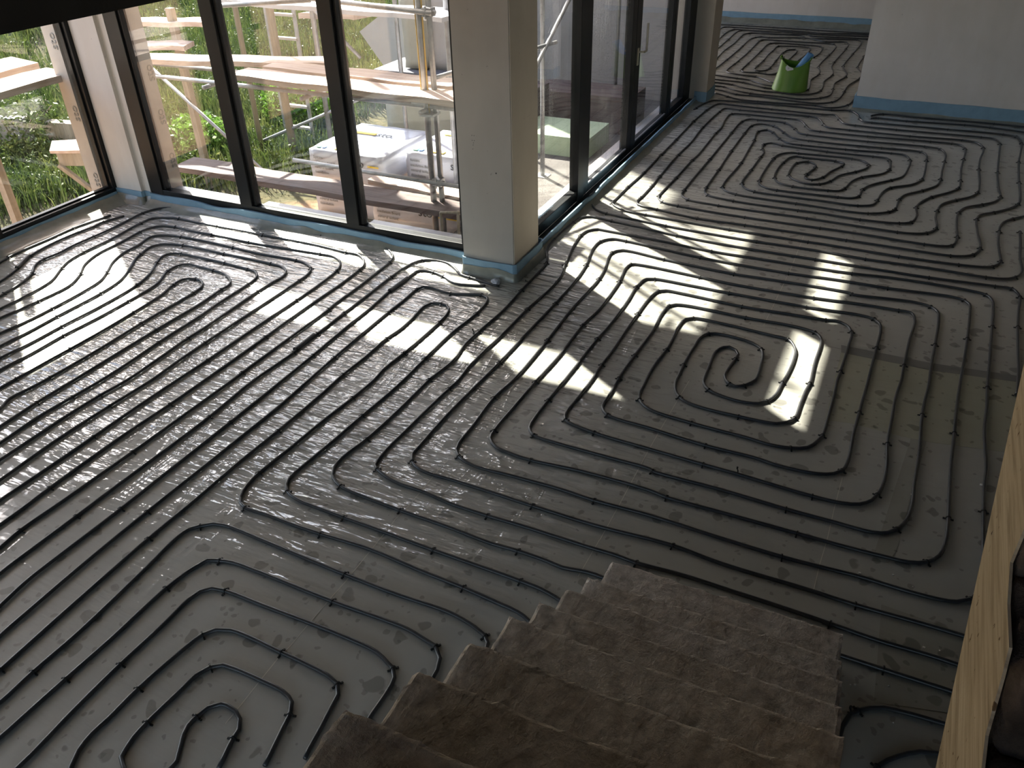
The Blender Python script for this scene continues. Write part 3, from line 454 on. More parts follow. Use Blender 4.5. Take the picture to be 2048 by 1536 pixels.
PIPES['near'] = [
  '-2.847,0.872 -2.835,0.946 -2.84,1.105* -2.835,1.333 -2.857,1.749 -2.873,1.97 -2.861,2.043 -2.825,2.083* -2.773,2.124 -2.714,2.138 -2.392,2.129 -2.049,2.116 -1.952,2.113* -1.666,2.109 -1.38,2.115 -1.24,2.089 -1.177,2.065* -1.149,2.035 -1.142,2.004 -1.143,1.929',
  '-2.704,0.768 -2.691,0.837 -2.688,0.945 -2.683,1.137* -2.673,1.363 -2.671,1.693* -2.65,1.829 -2.637,1.866 -2.621,1.913 -2.564,1.936* -2.494,1.952 -2.399,1.955 -1.906,1.951* -1.635,1.958 -1.507,1.957 -1.402,1.938 -1.347,1.928* -1.299,1.88 -1.28,1.821 -1.278,1.782 -1.276,1.713',
  '-2.514,0.725 -2.515,0.779 -2.514,0.835 -2.526,1.043 -2.529,1.288* -2.522,1.464 -2.522,1.573 -2.524,1.682 -2.509,1.745 -2.471,1.783 -2.405,1.796* -2.159,1.799 -1.923,1.805 -1.726,1.806 -1.561,1.796 -1.487,1.767 -1.455,1.755* -1.424,1.716 -1.414,1.643 -1.414,1.526 -1.411,1.462',
  '-2.287,0.81 -2.331,0.865 -2.361,0.926 -2.373,1 -2.367,1.073 -2.365,1.23* -2.343,1.427 -2.318,1.556* -2.284,1.601 -2.221,1.626 -1.939,1.624* -1.783,1.619 -1.683,1.611 -1.623,1.593* -1.59,1.55 -1.58,1.487 -1.564,1.399 -1.55,1.302 -1.541,1.268',
  '-2.044,0.921 -2.135,0.944 -2.189,0.977 -2.2,1.011 -2.21,1.057 -2.211,1.13* -2.197,1.312 -2.194,1.379 -2.165,1.438* -2.123,1.469 -2.055,1.475 -1.912,1.475 -1.807,1.471 -1.742,1.444 -1.713,1.396* -1.7,1.336 -1.672,1.221 -1.662,1.18',
  '-1.98,0.994 -1.98,1.053 -2.005,1.094 -2.038,1.147 -2.052,1.188 -2.05,1.233* -2.037,1.282 -2,1.319 -1.973,1.323 -1.924,1.318 -1.882,1.295 -1.854,1.255 -1.85,1.219* -1.83,1.149 -1.815,1.099',
]
PIPES['under'] = [
  '0.205,2.593 0.244,2.594 0.407,2.594* 0.7,2.596 0.735,2.597',
  '0.282,2.081 0.279,2.134 0.279,2.189 0.285,2.249 0.305,2.316 0.333,2.35* 0.371,2.38 0.423,2.403 0.512,2.416 0.681,2.427 0.719,2.427',
  '0.41,2.089 0.422,2.131* 0.455,2.174 0.487,2.205 0.562,2.261 0.662,2.285 0.715,2.283',
]
PIPES = {k: [[(float(w.rstrip('*').split(',')[0]), float(w.rstrip('*').split(',')[1]), w.endswith('*')) for w in r.split()] for r in v] for k, v in PIPES.items()}
SEAMS = [([(-1.927, 3.076), (-1.934, 2.99), (-1.931, 2.8), (-1.931, 2.736), (-1.931, 2.636), (-1.941, 2.545), (-1.933, 2.451), (-1.935, 2.398), (-1.932, 2.311), (-1.931, 2.23), (-1.927, 2.08), (-1.931, 1.988), (-1.931, 1.932), (-1.932, 1.823), (-1.931, 1.673), (-1.938, 1.599), (-1.935, 1.499), (-1.929, 1.349), (-1.928, 1.261)], 0.0035, 'seam'), ([(-0.903, 4.423), (-0.913, 4.136), (-0.925, 3.627), (-0.925, 3.12), (-0.928, 2.834), (-0.93, 2.833), (-0.933, 2.713), (-0.937, 2.563)], 0.003, 'seam'), ([(0.1, 3.812), (0.093, 3.543), (0.091, 3.29), (0.082, 3.107), (0.08, 2.93)], 0.003, 'seam'), ([(-0.603, 7.047), (-0.594, 6.313), (-0.603, 5.785), (-0.611, 5.316)], 0.003, 'seam'), ([(-0.176, 5.2), (-0.073, 5.198)], 0.004, 'seam_dark')]
FILMS = [('tape_strip', 'tape', 0.0022, [(-0.08, 5.251), (0.49, 5.243), (1.018, 5.297), (1.016, 5.219), (0.494, 5.148), (-0.068, 5.152)]), ('foil_patch', 'film_green', 0.0012, [(-0.07, 5.168), (0.493, 5.163), (1.016, 5.234), (1.011, 5.225), (0.934, 4.411), (0.463, 4.325), (0.064, 4.343), (-0.057, 4.317)]), ('foil_patch', 'film_dark', 0.0016, [(0.411, 4.327), (0.494, 4.339), (0.403, 3.348), (0.378, 3.248), (0.303, 3.232)]), ('foil_patch', 'film_dark', 0.0018, [(0.369, 2.965), (0.736, 2.938), (0.687, 2.499), (0.387, 2.422)])]
SLEEVES = {'bend': [((-6.483, 3.85), (-6.59, 4.03))], 'loop': [((-3.476, 3.708), (-3.479, 3.916)), ((-3.35, 4.72), (-3.343, 4.96))]}
LOOSE = [(-0.43, 3.629, 0.5), (-2.464, 4.402, 1.0), (-2.439, 5.251, 2.0), (0.3, 2.336, 0.3)]
CRUMBS = [(0.259, 3.122), (0.402, 3.174), (0.489, 3.135), (0.552, 2.787), (0.613, 2.799), (0.292, 2.467), (0.308, 2.474), (0.432, 2.525), (0.586, 2.603), (0.64, 2.603), (0.463, 2.356), (0.664, 2.349), (0.112, 6.897), (0.831, 7.017), (0.849, 7.042), (0.892, 6.825), (0.901, 6.499), (0.866, 7.025), (0.772, 4.042), (0.968, 4.944), (0.444, 3.813), (-1.038, 7.985)]
LUMP = (-2.653, 5.16)

# ------------------------------------------------------------------ the setting
fl = struct(MB().box(-7.1, -2.71, -4.0, 5.47, -0.2, 0.0).box(-2.71, 3.7, -4.0, 17.0, -0.2, 0).box(-6.0, -2.71, 11.35, 17.0, -0.2, 0).build('floor', M['floor']), 'insulation boards under wrinkled clear foil covering the whole floor')
def line_strip(name, pts, w, mat, z=0.0012):
    mb = MB(); L = []; Rr = []
    for i, p in enumerate(pts):
        a = Vector(pts[max(i-1,0)]); b = Vector(pts[min(i+1,len(pts)-1)]); d = (b-a).normalized(); n = Vector((-d.y, d.x))
        L.append((p[0]+n.x*w/2, p[1]+n.y*w/2, z)); Rr.append((p[0]-n.x*w/2, p[1]-n.y*w/2, z))
    mb.sheet([L, Rr]); return mb.build(name, mat, fl)
for q, w_, mt in SEAMS: line_strip('board_joint', q, w_, M[mt])
for nm, mt, z_, poly in FILMS:
    MB().prism([(x, y, z_) for x, y in poly], (0, 0, -0.0006)).build(nm, M[mt], fl)

Z1 = 2.46; Z2 = 2.97
ce = struct(MB().box(-7.12, -2.5, -4.0, 5.56, Z1, 2.72).box(-2.5, 3.7, 3.95, 17.0, Z2, 3.05).box(-2.5, 3.7, -4.0, -1.6, Z1, 2.68).box(1.6, 3.7, -1.6, 3.95, Z1, 2.68).box(-6.3, -2.5, 11.35, 17.0, Z2, 3.05).build('ceiling', M['ceiling']), 'raw concrete ceiling slab with a stair opening')
MB().box(-2.5, -2.485, -1.6, 3.95, Z1-0.004, 2.735).build('slab_edge_shade', M['dark_slab'], ce); MB().box(-7.0, -2.485, -3.9, 5.43, 2.722, 2.74).build('slab_top_shade', M['dark_slab'], ce)  # thin dark sheets paint the shade on the slab's edge and top
up = struct(MB().box(-7.2, 4.0, -4.3, 5.6, 5.3, 5.5).box(-3.0, 4.0, 5.8, 17.4, 5.3, 5.5).build('ceiling.001', M['ceiling']), 'upper storey ceiling')
struct(MB().box(-7.14, -6.99, 3.3, 4.06, -0.7, 5.3).box(-7.14, -6.99, -4.0, 0.2, -0.7, 5.3).box(-7.14, -6.99, 0.2, 3.3, -0.7, 0.03).box(-7.14, -6.99, 0.2, 3.3, Z1, 5.3).box(-7.14, -6.99, 4.06, 5.47, Z1, 5.3).build('wall_left', M['plaster']), 'left wall')
struct(MB().box(-7.12, -2.5, 5.44, 5.56, Z1, 5.3).box(-7.0, -2.71, 5.48, 5.56, -0.7, 0.0).build('wall_front', M['plaster']), 'wall above and below the front window')
struct(MB().box(-2.78, -2.6, 5.56, 11.4, Z2, 5.3).box(-2.98, -2.66, 5.72, 11.35, -0.7, -0.005).build('wall_glazed_side', M['plaster']), 'wall above and below the glazed doors')
struct(MB().box(-7.4, -6.6, -4.3, -4.0, -0.2, 5.3).box(3.2, 3.9, -4.3, -4.0, -0.2, 5.3).box(-6.6, 3.2, -4.3, -4.0, -0.2, 0.06).box(-6.6, 3.2, -4.3, -4.0, 2.4, 2.95).box(-6.6, 3.2, -4.3, -4.0, 5.0, 5.3).build('wall_back', M['plaster']), 'back wall')
w5 = struct(empty('fill_window', (-1.7, -4.15, 0)), 'added window band behind the viewer that brightens the room')  # unseen windows on two storeys, added to raise the room's ambient light
for z0_, z1_ in ((0.06, 2.4), (2.95, 5.0)):
    for k_ in range(6):
        xa = -6.6 + k_*9.8/5; MB().box(max(-6.6, xa-.05), min(3.2, xa+.05), -4.2, -4.1, z0_, z1_).build('mullion', M['frame'], w5)
    MB().box(-6.6, 3.2, -4.16, -4.14, z0_, z1_).build('pane', M['glass'], w5)
to_root(w5)
struct(MB().box(3.7, 4.0, -4.3, 17.3, -0.2, 5.3).build('wall_right', M['plaster']), 'right wall')
struct(MB().box(-0.66, 3.7, 11.30, 11.62, -0.1, Z2).build('wall_partition', M['plaster']), 'plastered partition wall with blue foam at its foot')
struct(MB().box(-6.3, 3.9, 16.72, 17.0, -0.2, 5.3).build('wall_far', M['plaster']), 'far wall of the room behind')
struct(MB().box(-6.3, -6.0, 11.35, 12.2, -0.7, 6.6).box(-6.3, -6.0, 15.6, 17.0, -0.7, 6.6).box(-6.3, -6.0, 12.2, 15.6, 2.6, 6.6).box(-6.3, -6.0, 12.2, 15.6, -0.7, 0.3).build('wall_far_left', M['plaster']), 'left wall of the room behind')
# outer face of the wing seen across the yard
struct(MB().box(-7.3, -3.0, 11.33, 11.5, -0.7, 6.6).build('wall_wing', M['wall_out']), 'rendered outer wall of the wing across the yard')
struct(MB().box(-8.0, 4.2, 11.2, 17.6, 6.72, 6.9).build('trim_1', M['slate']), 'eaves of the wing roof')

# corner pillar between the two windows
cp = MB().box(-6.985, -6.65, 5.405, 5.56, 0, Z1).box(-6.65, -6.565, 5.44, 5.56, 0, Z1).build('pillar', M['plaster'])
struct(cp, 'pale plastered corner pillar between left window and front window')
# main pillar: two faces of different tone
mp_ = MB().box(-2.985, -2.545, 5.262, 5.72, 0, 3.2).build('pillar.001', M['pillar'])
struct(mp_, 'wide grey concrete pillar standing in the middle of the room')
MB().box(-2.545, -2.537, 5.268, 5.72, 0.0, 3.2).build('side_board', M['pillar_warm'], mp_)
def hole(x, z, r): MB().tube([(x, 5.2605, z), (x, 5.266, z)], r, 8).build('screw_hole', M['gasket'], mp_)
for x, z, r in ((-2.86, 1.12, .0028), (-2.842, 1.12, .0028), (-2.86, 1.083, .0028), (-2.842, 1.083, .0028), (-2.849, 1.066, .0028), (-2.853, 1.05, .0028), (-2.857, 1.02, .0028), (-2.672, 0.86, .006)): hole(x, z, r)
fp = MB().box(-2.98, -2.465, 10.98, 11.4, 0, Z2).build('pillar.002', M['pillar_warm'])
struct(fp, 'pale pillar at the far end of the glazed doors')

# ---- windows
def bars(root, name, boxes, mat=None, bevel=0.004):
    return [MB().box(*b).build(name, mat or M['frame'], root, bevel=bevel) for b in boxes]
w1 = struct(empty('window_1', (-7.1, 4.75, 0)), 'tall dark framed window in the left wall')
bars(w1, 'frame', [(-7.10, -6.99, 5.365, 5.46, 0.03, Z1), (-7.10, -6.99, 4.04, 4.14, 0.03, Z1), (-7.10, -6.99, 4.14, 5.365, 0.03, 0.12), (-7.10, -6.99, 4.14, 5.365, Z1-0.08, Z1)])
bars(w1, 'glazing_bead', [(-7.08, -7.03, 5.345, 5.367, 0.12, Z1-.08), (-7.08, -7.03, 4.14, 5.345, 0.12, 0.135)])
MB().box(-7.07, -7.055, 4.13, 5.37, 0.11, Z1-.07).build('pane', M['glass'], w1)
to_root(w1)
w7 = struct(empty('window_7', (-7.06, 1.75, 0)), 'second tall window in the left wall')
bars(w7, 'frame', [(-7.10, -6.99, 0.2, 0.3, 0.03, Z1), (-7.10, -6.99, 3.2, 3.3, 0.03, Z1), (-7.10, -6.99, 1.7, 1.8, 0.03, Z1), (-7.10, -6.99, 0.3, 3.2, 0.03, 0.12), (-7.10, -6.99, 0.3, 3.2, Z1-0.08, Z1)])
MB().box(-7.07, -7.055, 0.3, 3.2, 0.12, Z1-.08).build('pane', M['glass'], w7)
to_root(w7)
w2 = struct(empty('window_2', (-4.8, 5.47, 0)), 'wide dark framed front window of three tall panes')
F0, F1 = 5.44, 5.53
bars(w2, 'frame', [(-6.56, -6.40, F0, F1, 0.07, Z1), (-6.40, -2.99, F0, F1, 0.07, 0.155), (-6.40, -2.99, F0, F1, Z1-.08, Z1), (-3.1, -2.99, F0, F1, 0.155, Z1-.08)])
bars(w2, 'mullion', [(-5.42, -5.285, F0-0.01, F1, 0.155, Z1-.08), (-4.235, -4.105, F0-0.01, F1, 0.155, Z1-.08)])
bars(w2, 'glazing_bead', [(-6.40, -6.37, F0+.02, F1, 0.155, Z1-.08), (-5.285, -5.255, F0+.02, F1, 0.155, Z1-.08), (-4.105, -4.075, F0+.02, F1, 0.155, Z1-.08)], M['frame'])
for a, b in ((-6.40, -5.42), (-5.285, -4.235), (-4.105, -3.1)):
    MB().box(a, b, 5.485, 5.503, 0.155, Z1-.08).build('pane', M['glass'], w2)
    MB().box(a, b, 5.505, 5.66, 0.10, 0.125).build('window_sill', M['frame_sill'], w2)
to_root(w2)
w3 = struct(empty('window_3', (-2.71, 6.4, 0)), 'narrow rain spotted fixed pane beside the wide pillar')
GX0, GX1 = -2.77, -2.69
bars(w3, 'frame', [(GX0, GX1, 5.72, 5.9, 0.03, Z2), (GX0, GX1, 5.9, 6.97, 0.03, 0.135), (GX0, GX1, 5.9, 6.97, Z2-.1, Z2), (GX0, GX1+.01, 6.97, 7.12, 0.03, Z2)])
MB().box(-2.74, -2.722, 5.9, 6.97, 0.135, Z2-.1).build('pane', M['glass_dirty'], w3)
to_root(w3)
def door(n, y0, y1, s0, s1, label):
    d = struct(empty('door_%d' % n, (-2.71, y0, 0)), label)
    bars(d, 'door_frame', [(GX0, GX1, y0, y0+s0, 0.03, Z2), (GX0, GX1, y1-s1, y1, 0.03, Z2), (GX0, GX1, y0+s0, y1-s1, 0.03, 0.10), (GX0, GX1, y0+s0, y1-s1, Z2-.1, Z2)])
    MB().box(-2.74, -2.722, y0+s0, y1-s1, 0.10, Z2-.1).build('pane', M['glass_dirty'] if n == 1 else M['glass'], d)
    MB().box(GX1-.02, GX1-.002, y0+s0, y1-s1, 0.10, 0.115).build('glazing_bead', M['frame_sill'], d)
    to_root(d); return d
d1 = door(1, 7.12, 8.545, 0.15, 0.13, 'glazed door leaf beside the narrow fixed pane, streaked with rain marks')
d2 = door(2, 8.555, 9.985, 0.16, 0.10, 'glazed door leaf with the steel pull handle')
h = MB(); h.box(GX1, GX1+.012, 8.60, 8.64, 0.93, 1.10)
plate = h.build('handle_plate', M['steel'], d2, bevel=0.003)
hb = MB().box(GX1+.012, GX1+.075, 8.61, 8.63, 1.055, 1.075).box(GX1+.058, GX1+.075, 8.61, 8.72, 1.055, 1.075).box(GX1+.055, GX1+.075, 8.705, 8.725, 1.055, 1.33).build('handle', M['steel'], d2, bevel=0.004)
to_root(d2)
w4 = struct(empty('window_4', (-2.71, 10.3, 0)), 'last narrow pane before the far pillar')
bars(w4, 'frame', [(GX0, GX1, 9.995, 10.08, 0.03, Z2), (GX0, GX1, 10.66, 10.98, 0.03, Z2), (GX0, GX1, 10.08, 10.66, 0.03, 0.12), (GX0, GX1, 10.08, 10.66, Z2-.1, Z2)])
MB().box(-2.74, -2.722, 10.08, 10.66, 0.12, Z2-.1).build('pane', M['glass'], w4)
to_root(w4)
struct(MB().box(-2.69, -2.60, 5.74, 10.98, 0.0, 0.03).build('trim_2', M['frame']), 'black threshold strip along the glazed doors')

# ---- blue foam edge strips (baseboards) with the foil lapping up
def strip(name, path, top, thick, label, film=None, wav=0.004, film_out=0.05, film_top=0.07):
    P_ = []
    for (x0, y0), (x1, y1) in zip(path[:-1], path[1:]):
        n = max(2, int(math.hypot(x1-x0, y1-y0)/0.06))
        for i in range(n + (1 if (x1, y1) == tuple(path[-1]) else 0)):
            P_.append(Vector((x0+(x1-x0)*i/n, y0+(y1-y0)*i/n)))
    def nrm(i):
        a = P_[max(i-1, 0)]; b = P_[min(i+1, len(P_)-1)]; d = (b-a).normalized(); return Vector((d.y, -d.x))
    inner = []; mid = []; outer = []; t2 = []; f0 = []; f1 = []; f2 = []
    for i, p in enumerate(P_):
        n = nrm(i); w = noise.noise(Vector((p.x*2.3, p.y*2.3, 1.0))); hh = top + w*wav*2
        off = thick + abs(w)*wav*2
        a = p + n*off; b = p + n*(off-thick)
        inner.append((a.x, a.y, 0.0)); mid.append((a.x, a.y, hh)); t2.append((b.x, b.y, hh)); outer.append((b.x, b.y, 0.0))
        w2_ = noise.noise(Vector((p.x*5, p.y*5, 7.0)))
        a2 = p + n*(off+0.004+0.004*w2_); c2 = p + n*(off+film_out+0.02*w2_); m2 = p + n*(off+film_out*0.35+0.008*w2_)
        f0.append((a2.x, a2.y, film_top*(1+0.35*w2_))); f1.append((m2.x, m2.y, film_top*0.35)); f2.append((c2.x, c2.y, 0.0015))
    o = MB().sheet([inner, mid, t2, outer]).build(name, M['foam'], smooth=False)
    struct(o, label)
    if film: MB().sheet([f0, f1, f2]).build('foil_upstand', M['film_up'], o, smooth=True)
    return o
strip('baseboard_left', [(-6.985, 2.5), (-6.985, 5.38)], 0.085, 0.012, 'blue foam edge strip under the left window', True, film_out=0.16, film_top=0.062)
strip('baseboard_corner', [(-6.99, 5.405), (-6.65, 5.405), (-6.645, 5.44), (-6.57, 5.445)], 0.115, 0.010, 'blue foam strip round the corner pillar', True, film_out=0.07, film_top=0.07)
strip('baseboard_front', [(-6.56, 5.44), (-2.99, 5.44)], 0.105, 0.020, 'pale blue foam strip bulging below the front window', True, film_out=0.10, film_top=0.05, wav=0.010)
strip('baseboard_pillar', [(-2.985, 5.40), (-2.988, 5.262), (-2.975, 5.252), (-2.545, 5.252), (-2.528, 5.262), (-2.528, 5.76), (-2.545, 5.80), (-2.60, 5.81)], 0.145, 0.010, 'blue foam strip wrapped round the wide pillar', True, film_out=0.025, film_top=0.085)
strip('baseboard_glazed_side', [(-2.60, 5.80), (-2.60, 10.95)], 0.075, 0.014, 'blue foam strip along the glazed doors', True, film_out=0.07, film_top=0.03, wav=0.008)
strip('baseboard_far_pillar', [(-2.62, 10.98), (-2.465, 10.97), (-2.463, 11.4)], 0.13, 0.012, 'blue foam strip round the far pillar', False)
strip('baseboard_partition', [(-0.662, 11.55), (-0.67, 11.30), (3.6, 11.30)], 0.165, 0.014, 'blue foam strip along the partition wall', True, film_out=0.05, film_top=0.03)
strip('baseboard_far', [(-6.0, 16.72), (0.5, 16.72)], 0.17, 0.014, 'blue foam strip along the far wall', True, film_out=0.14, film_top=0.08)

# ---- lower concrete stair
NOSE = [(2.555, 0.185), (2.238, 0.387), (1.996, 0.562), (1.75, 0.742), (1.518, 0.916), (1.266, 1.086), (1.018, 1.262), (0.766, 1.442)]
st = empty('concrete_stair', (-0.28, 2.55, 0), 'rough bare concrete flight with chipped edges going down to the foil covered floor', 'stairs')
for k, (y, z) in enumerate(NOSE):
    y2 = NOSE[k+1][0] if k+1 < len(NOSE) else 0.50
    xr = 0.222 - 0.004*k
    bm = rough_box(-0.777, xr, y2-0.03, y, max(0.0, z-0.42), z, 0.014, 0.0022, seed=k*5.3, edge=0.012)
    bm_obj(bm, 'step', M['stair'], st, smooth=False)
bm_obj(rough_box(-0.777, 0.18, -1.2, 0.49, 1.25, 1.61, 0.06, 0.004, seed=60, edge=0.008), 'landing', M['stair'], st)
to_root(st)
# ---- upper flight on the right
us = empty('concrete_stair', (0.45, 1.3, 1.39), 'upper concrete flight at the right edge with pale board marked side face', 'stairs')
X0 = 0.40
def lowz(y): return 1.735 + 0.95*(y-1.990)
side = [(X0, 0.75, lowz(0.75)-0.3), (X0, 3.2, lowz(3.2))]
top = [(3.2, 2.62), (2.36, 2.30), (2.355, 2.10), (2.09, 2.08), (2.085, 1.91), (1.84, 1.90), (1.825, 1.735), (1.57, 1.72), (1.553, 1.60), (1.46, 1.575), (1.335, 1.575), (1.30, 1.53), (1.25, 1.42), (1.17, 1.39), (0.75, 1.37)]
poly = [(X0, 3.2, lowz(3.2))] + [(X0, y + random.uniform(-.006, .006), z + random.uniform(-.006, .006)) for y, z in top] + [(X0, 0.75, lowz(0.75)-0.25)]
pl = MB().prism(poly, (0.006, 0, 0)).build('side_face', M['formed'], us); pl['label'] = 'pale board marked side face'
for k, (y0, y1, z) in enumerate([(0.6, 1.26, 1.40), (1.26, 1.55, 1.585), (1.55, 1.82, 1.745), (1.82, 2.08, 1.92), (2.08, 2.35, 2.095), (2.35, 2.62, 2.27), (2.62, 2.9, 2.44)]):
    bm = rough_box(X0+0.008, 1.40, y0, y1, z-0.30, z, 0.035, 0.012, seed=80+k*3, edge=0.03)
    bm_obj(bm, 'step', M['stair_shaded'], us)
to_root(us)
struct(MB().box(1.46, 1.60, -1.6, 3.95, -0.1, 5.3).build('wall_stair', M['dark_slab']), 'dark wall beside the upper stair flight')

# ------------------------------------------------------------------ heating pipes
PR = 0.0096
def dedupe(p):
    out = []
    for q in p:
        if out and math.hypot(q[0]-out[-1][0], q[1]-out[-1][1]) < 0.018:
            out[-1] = (out[-1][0], out[-1][1], out[-1][2] or q[2]); continue
        out.append(q)
    return out
def catmull(p, step=0.035):
    P4 = [Vector((a, b)) for a, b, _ in p]; res = []
    P4 = [P4[0]*2-P4[1]] + P4 + [P4[-1]*2-P4[-2]]
    for i in range(1, len(P4)-2):
        p0, p1, p2, p3 = P4[i-1:i+3]
        t0 = 0; t1 = t0+max(1e-4, (p1-p0).length)**.5; t2 = t1+max(1e-4, (p2-p1).length)**.5; t3 = t2+max(1e-4, (p3-p2).length)**.5
        n = max(1, int((p2-p1).length/step))
        for k in range(n):
            t = t1+(t2-t1)*k/n
            A1 = p0*((t1-t)/(t1-t0))+p1*((t-t0)/(t1-t0)); A2 = p1*((t2-t)/(t2-t1))+p2*((t-t1)/(t2-t1)); A3 = p2*((t3-t)/(t3-t2))+p3*((t-t2)/(t3-t2))
            B1 = A1*((t2-t)/(t2-t0))+A2*((t-t0)/(t2-t0)); B2 = A2*((t3-t)/(t3-t1))+A3*((t-t1)/(t3-t1))
            res.append(B1*((t2-t)/(t2-t1))+B2*((t-t1)/(t2-t1)))
    res.append(P4[-2]); return res
def clip_mesh():
    mb = MB(); n = 7; w = 0.0032
    r0, r1 = PR+0.0006, PR+0.0042
    for sgn in (-1, 1):
        pass
    pts_o = []; pts_i = []
    for i in range(n+1):
        a = math.pi*i/n; pts_o.append((math.cos(a)*r1, PR+math.sin(a)*r1)); pts_i.append((math.cos(a)*r0, PR+math.sin(a)*r0))
    pts_o = [(r1, 0.0)] + pts_o + [(-r1, 0.0)]; pts_i = [(r0, 0.0)] + pts_i + [(-r0, 0.0)]
    mb.sheet([[(-w, y, z) for y, z in pts_o], [(w, y, z) for y, z in pts_o]])
    mb.sheet([[(-w, y, z) for y, z in pts_i], [(w, y, z) for y, z in pts_i]])
    mb.sheet([[(-w, y, z) for y, z in pts_o], [(-w, y, z) for y, z in pts_i]])
    mb.sheet([[(w, y, z) for y, z in pts_o], [(w, y, z) for y, z in pts_i]])
    for s_ in (-1, 1):                      # feet with barb heads
        mb.box(-w*1.2, w*1.2, s_*(r1+0.0055)-0.006, s_*(r1+0.0055)+0.006, 0.0, 0.006)
    me = mb.mesh('pipe_clip'); me.materials.append(M['clip']); return me
CLIP = clip_mesh()
LAB = {
 'bend': ('black heating pipe bent in nested corners in front of the left and front windows', 'wall'),
 'loop': ('black heating pipe with long loops ending in front of the wide pillar', 'loop'),
 'mid': ('black heating pipe in a large spiral between the glazed doors and the lower stair', 'mid'),
 'upper': ('black heating pipe in a spiral with wavy right side, in front of the partition wall', 'up'),
 'far': ('black heating pipe laid in loops around the green tub in the room behind', 'far'),
 'near': ('black heating pipe coiled in front of the foot of the stairs at the lower left', 'near'),
 'under': ('short black heating pipe runs between the lower stair and the pale stair side', 'under')}
def build_pipes():
    for key, runs in PIPES.items():
        p0 = runs[0][0]
        root = empty('heating_pipe', (p0[0], p0[1], 0), LAB[key][0], 'pipe', 'underfloor heating pipes')
        for run in runs:
            p = dedupe(run); pts = catmull(p)
            MB().tube([(q.x, q.y, PR + 0.0008 + 0.0012*noise.noise(Vector((q.x*2, q.y*2, 3)))) for q in pts], PR, 8).build('pipe_run', M['pipe'], root, smooth=True)
            for i, (x, y, c) in enumerate(p):
                if not c: continue
                a = p[max(i-1, 0)]; b = p[min(i+1, len(p)-1)]
                # tangent from the sampled curve
                j = min(range(len(pts)), key=lambda k: (pts[k].x-x)**2+(pts[k].y-y)**2)
                d = pts[min(j+1, len(pts)-1)]-pts[max(j-1, 0)]
                o = bpy.data.objects.new('pipe_clip', CLIP); C.objects.link(o); o.parent = root
                o.rotation_euler = (0, 0, math.atan2(d.y, d.x)+random.uniform(-.12, .12)); o.location = (x, y, 0.0006)
        if key in SLEEVES:
            for a, b in SLEEVES[key]:
                a3 = Vector((a[0], a[1], 0.0135)); b3 = Vector((b[0], b[1], 0.0135))
                mb = MB(); mb.tube([a3, a3.lerp(b3, .02), b3.lerp(a3, .02), b3], lambda t: 0.0165, 12)
                mb.build('pipe_sleeve', M['sleeve'], root, smooth=False)
                MB().tube([a3, a3+(a3-b3).normalized()*0.012], 0.0185, 12).build('sleeve_collar', M['clip'], root)
        to_root(root)
build_pipes()

# loose clips and a plug lying on the foil
for (x, y, a), lb in zip(LOOSE, ('loose black clip lying alone inside the middle spiral of pipe', 'loose black clip lying beside a pipe near the wide pillar', 'loose black clip on the foil near the wide pillar corner', 'loose black clip lying at the bend of the stairside pipe')):
    o = bpy.data.objects.new('loose_clip', CLIP); C.objects.link(o); o.location = (x, y, 0.012); o.rotation_euler = (1.45, 0.1, a); tag(o, lb, 'clip')
mb = MB(); 
for i, (x, y) in enumerate(CRUMBS):
    s_ = random.uniform(0.002, 0.0055); mb.box(x-s_, x+s_, y-s_*.8, y+s_*.8, 0.001, 0.001+s_*1.2, Matrix.Rotation(0.0, 4, 'Z'))
tag(mb.build('plaster_crumbs', M['crumb']), 'tiny white plaster crumbs scattered on the foil', 'debris', kind='stuff')
# crumpled foil lump at the pillar foot
bm = bmesh.new(); bmesh.ops.create_icosphere(bm, subdivisions=3, radius=0.035)
for v in bm.verts:
    v.co *= 1 + 0.45*noise.noise(v.co*38); v.co.z *= 0.7
lump = bm_obj(bm, 'tape_lump', M['white_wrap'], smooth=False); lump.location = (LUMP[0], LUMP[1], 0.022)
tag(lump, 'crumpled grey foil lump at the foot of the wide pillar where a pipe ends', 'foil')

# ------------------------------------------------------------------ green tub
tc = Vector((-1.575, 12.02, 0))
tub = empty('tub', tc, 'green flexible plastic tub with a blue foam roll in it, standing in the room behind', 'tub')
def tub_ring(t):                            # squeezed oval mouth, round foot
    rx = 0.235 + (0.185-0.235)*t; ry = 0.215 + (0.10-0.215)*t
    return rx, ry
def tub_wall(off, name, mat):
    rows = []
    for i in range(15):
        t = i/14; rx, ry = tub_ring(t); row = []
        for k in range(49):
            a = 2*math.pi*k/48
            zz = 0.34*t
            if t > 0.6: zz += (t-0.6)/0.4*(0.055*abs(math.cos(a))**3 - 0.045*max(0, -math.sin(a))**4)
            row.append((tc.x + (rx-off)*math.cos(a) + 0.03*t, tc.y + (ry-off)*math.sin(a), 0.006 + zz))
        rows.append(row)
    return rows
mb = MB(); mb.sheet(tub_wall(0, 0, 0)); mb.sheet(tub_wall(0.006, 0, 0)[1:]); mb.build('body', M['tub'], tub, smooth=True)
MB().prism([(tc.x+0.235*math.cos(2*math.pi*k/32), tc.y+0.215*math.sin(2*math.pi*k/32), 0.006) for k in range(32)], (0, 0, 0.006)).build('bottom', M['tub_in'], tub)
rim = tub_wall(-0.004, 0, 0)[-1]; MB().tube(rim[:-1]+[rim[0]], 0.007, 8, cap=False).build('rim', M['tub'], tub, smooth=True)
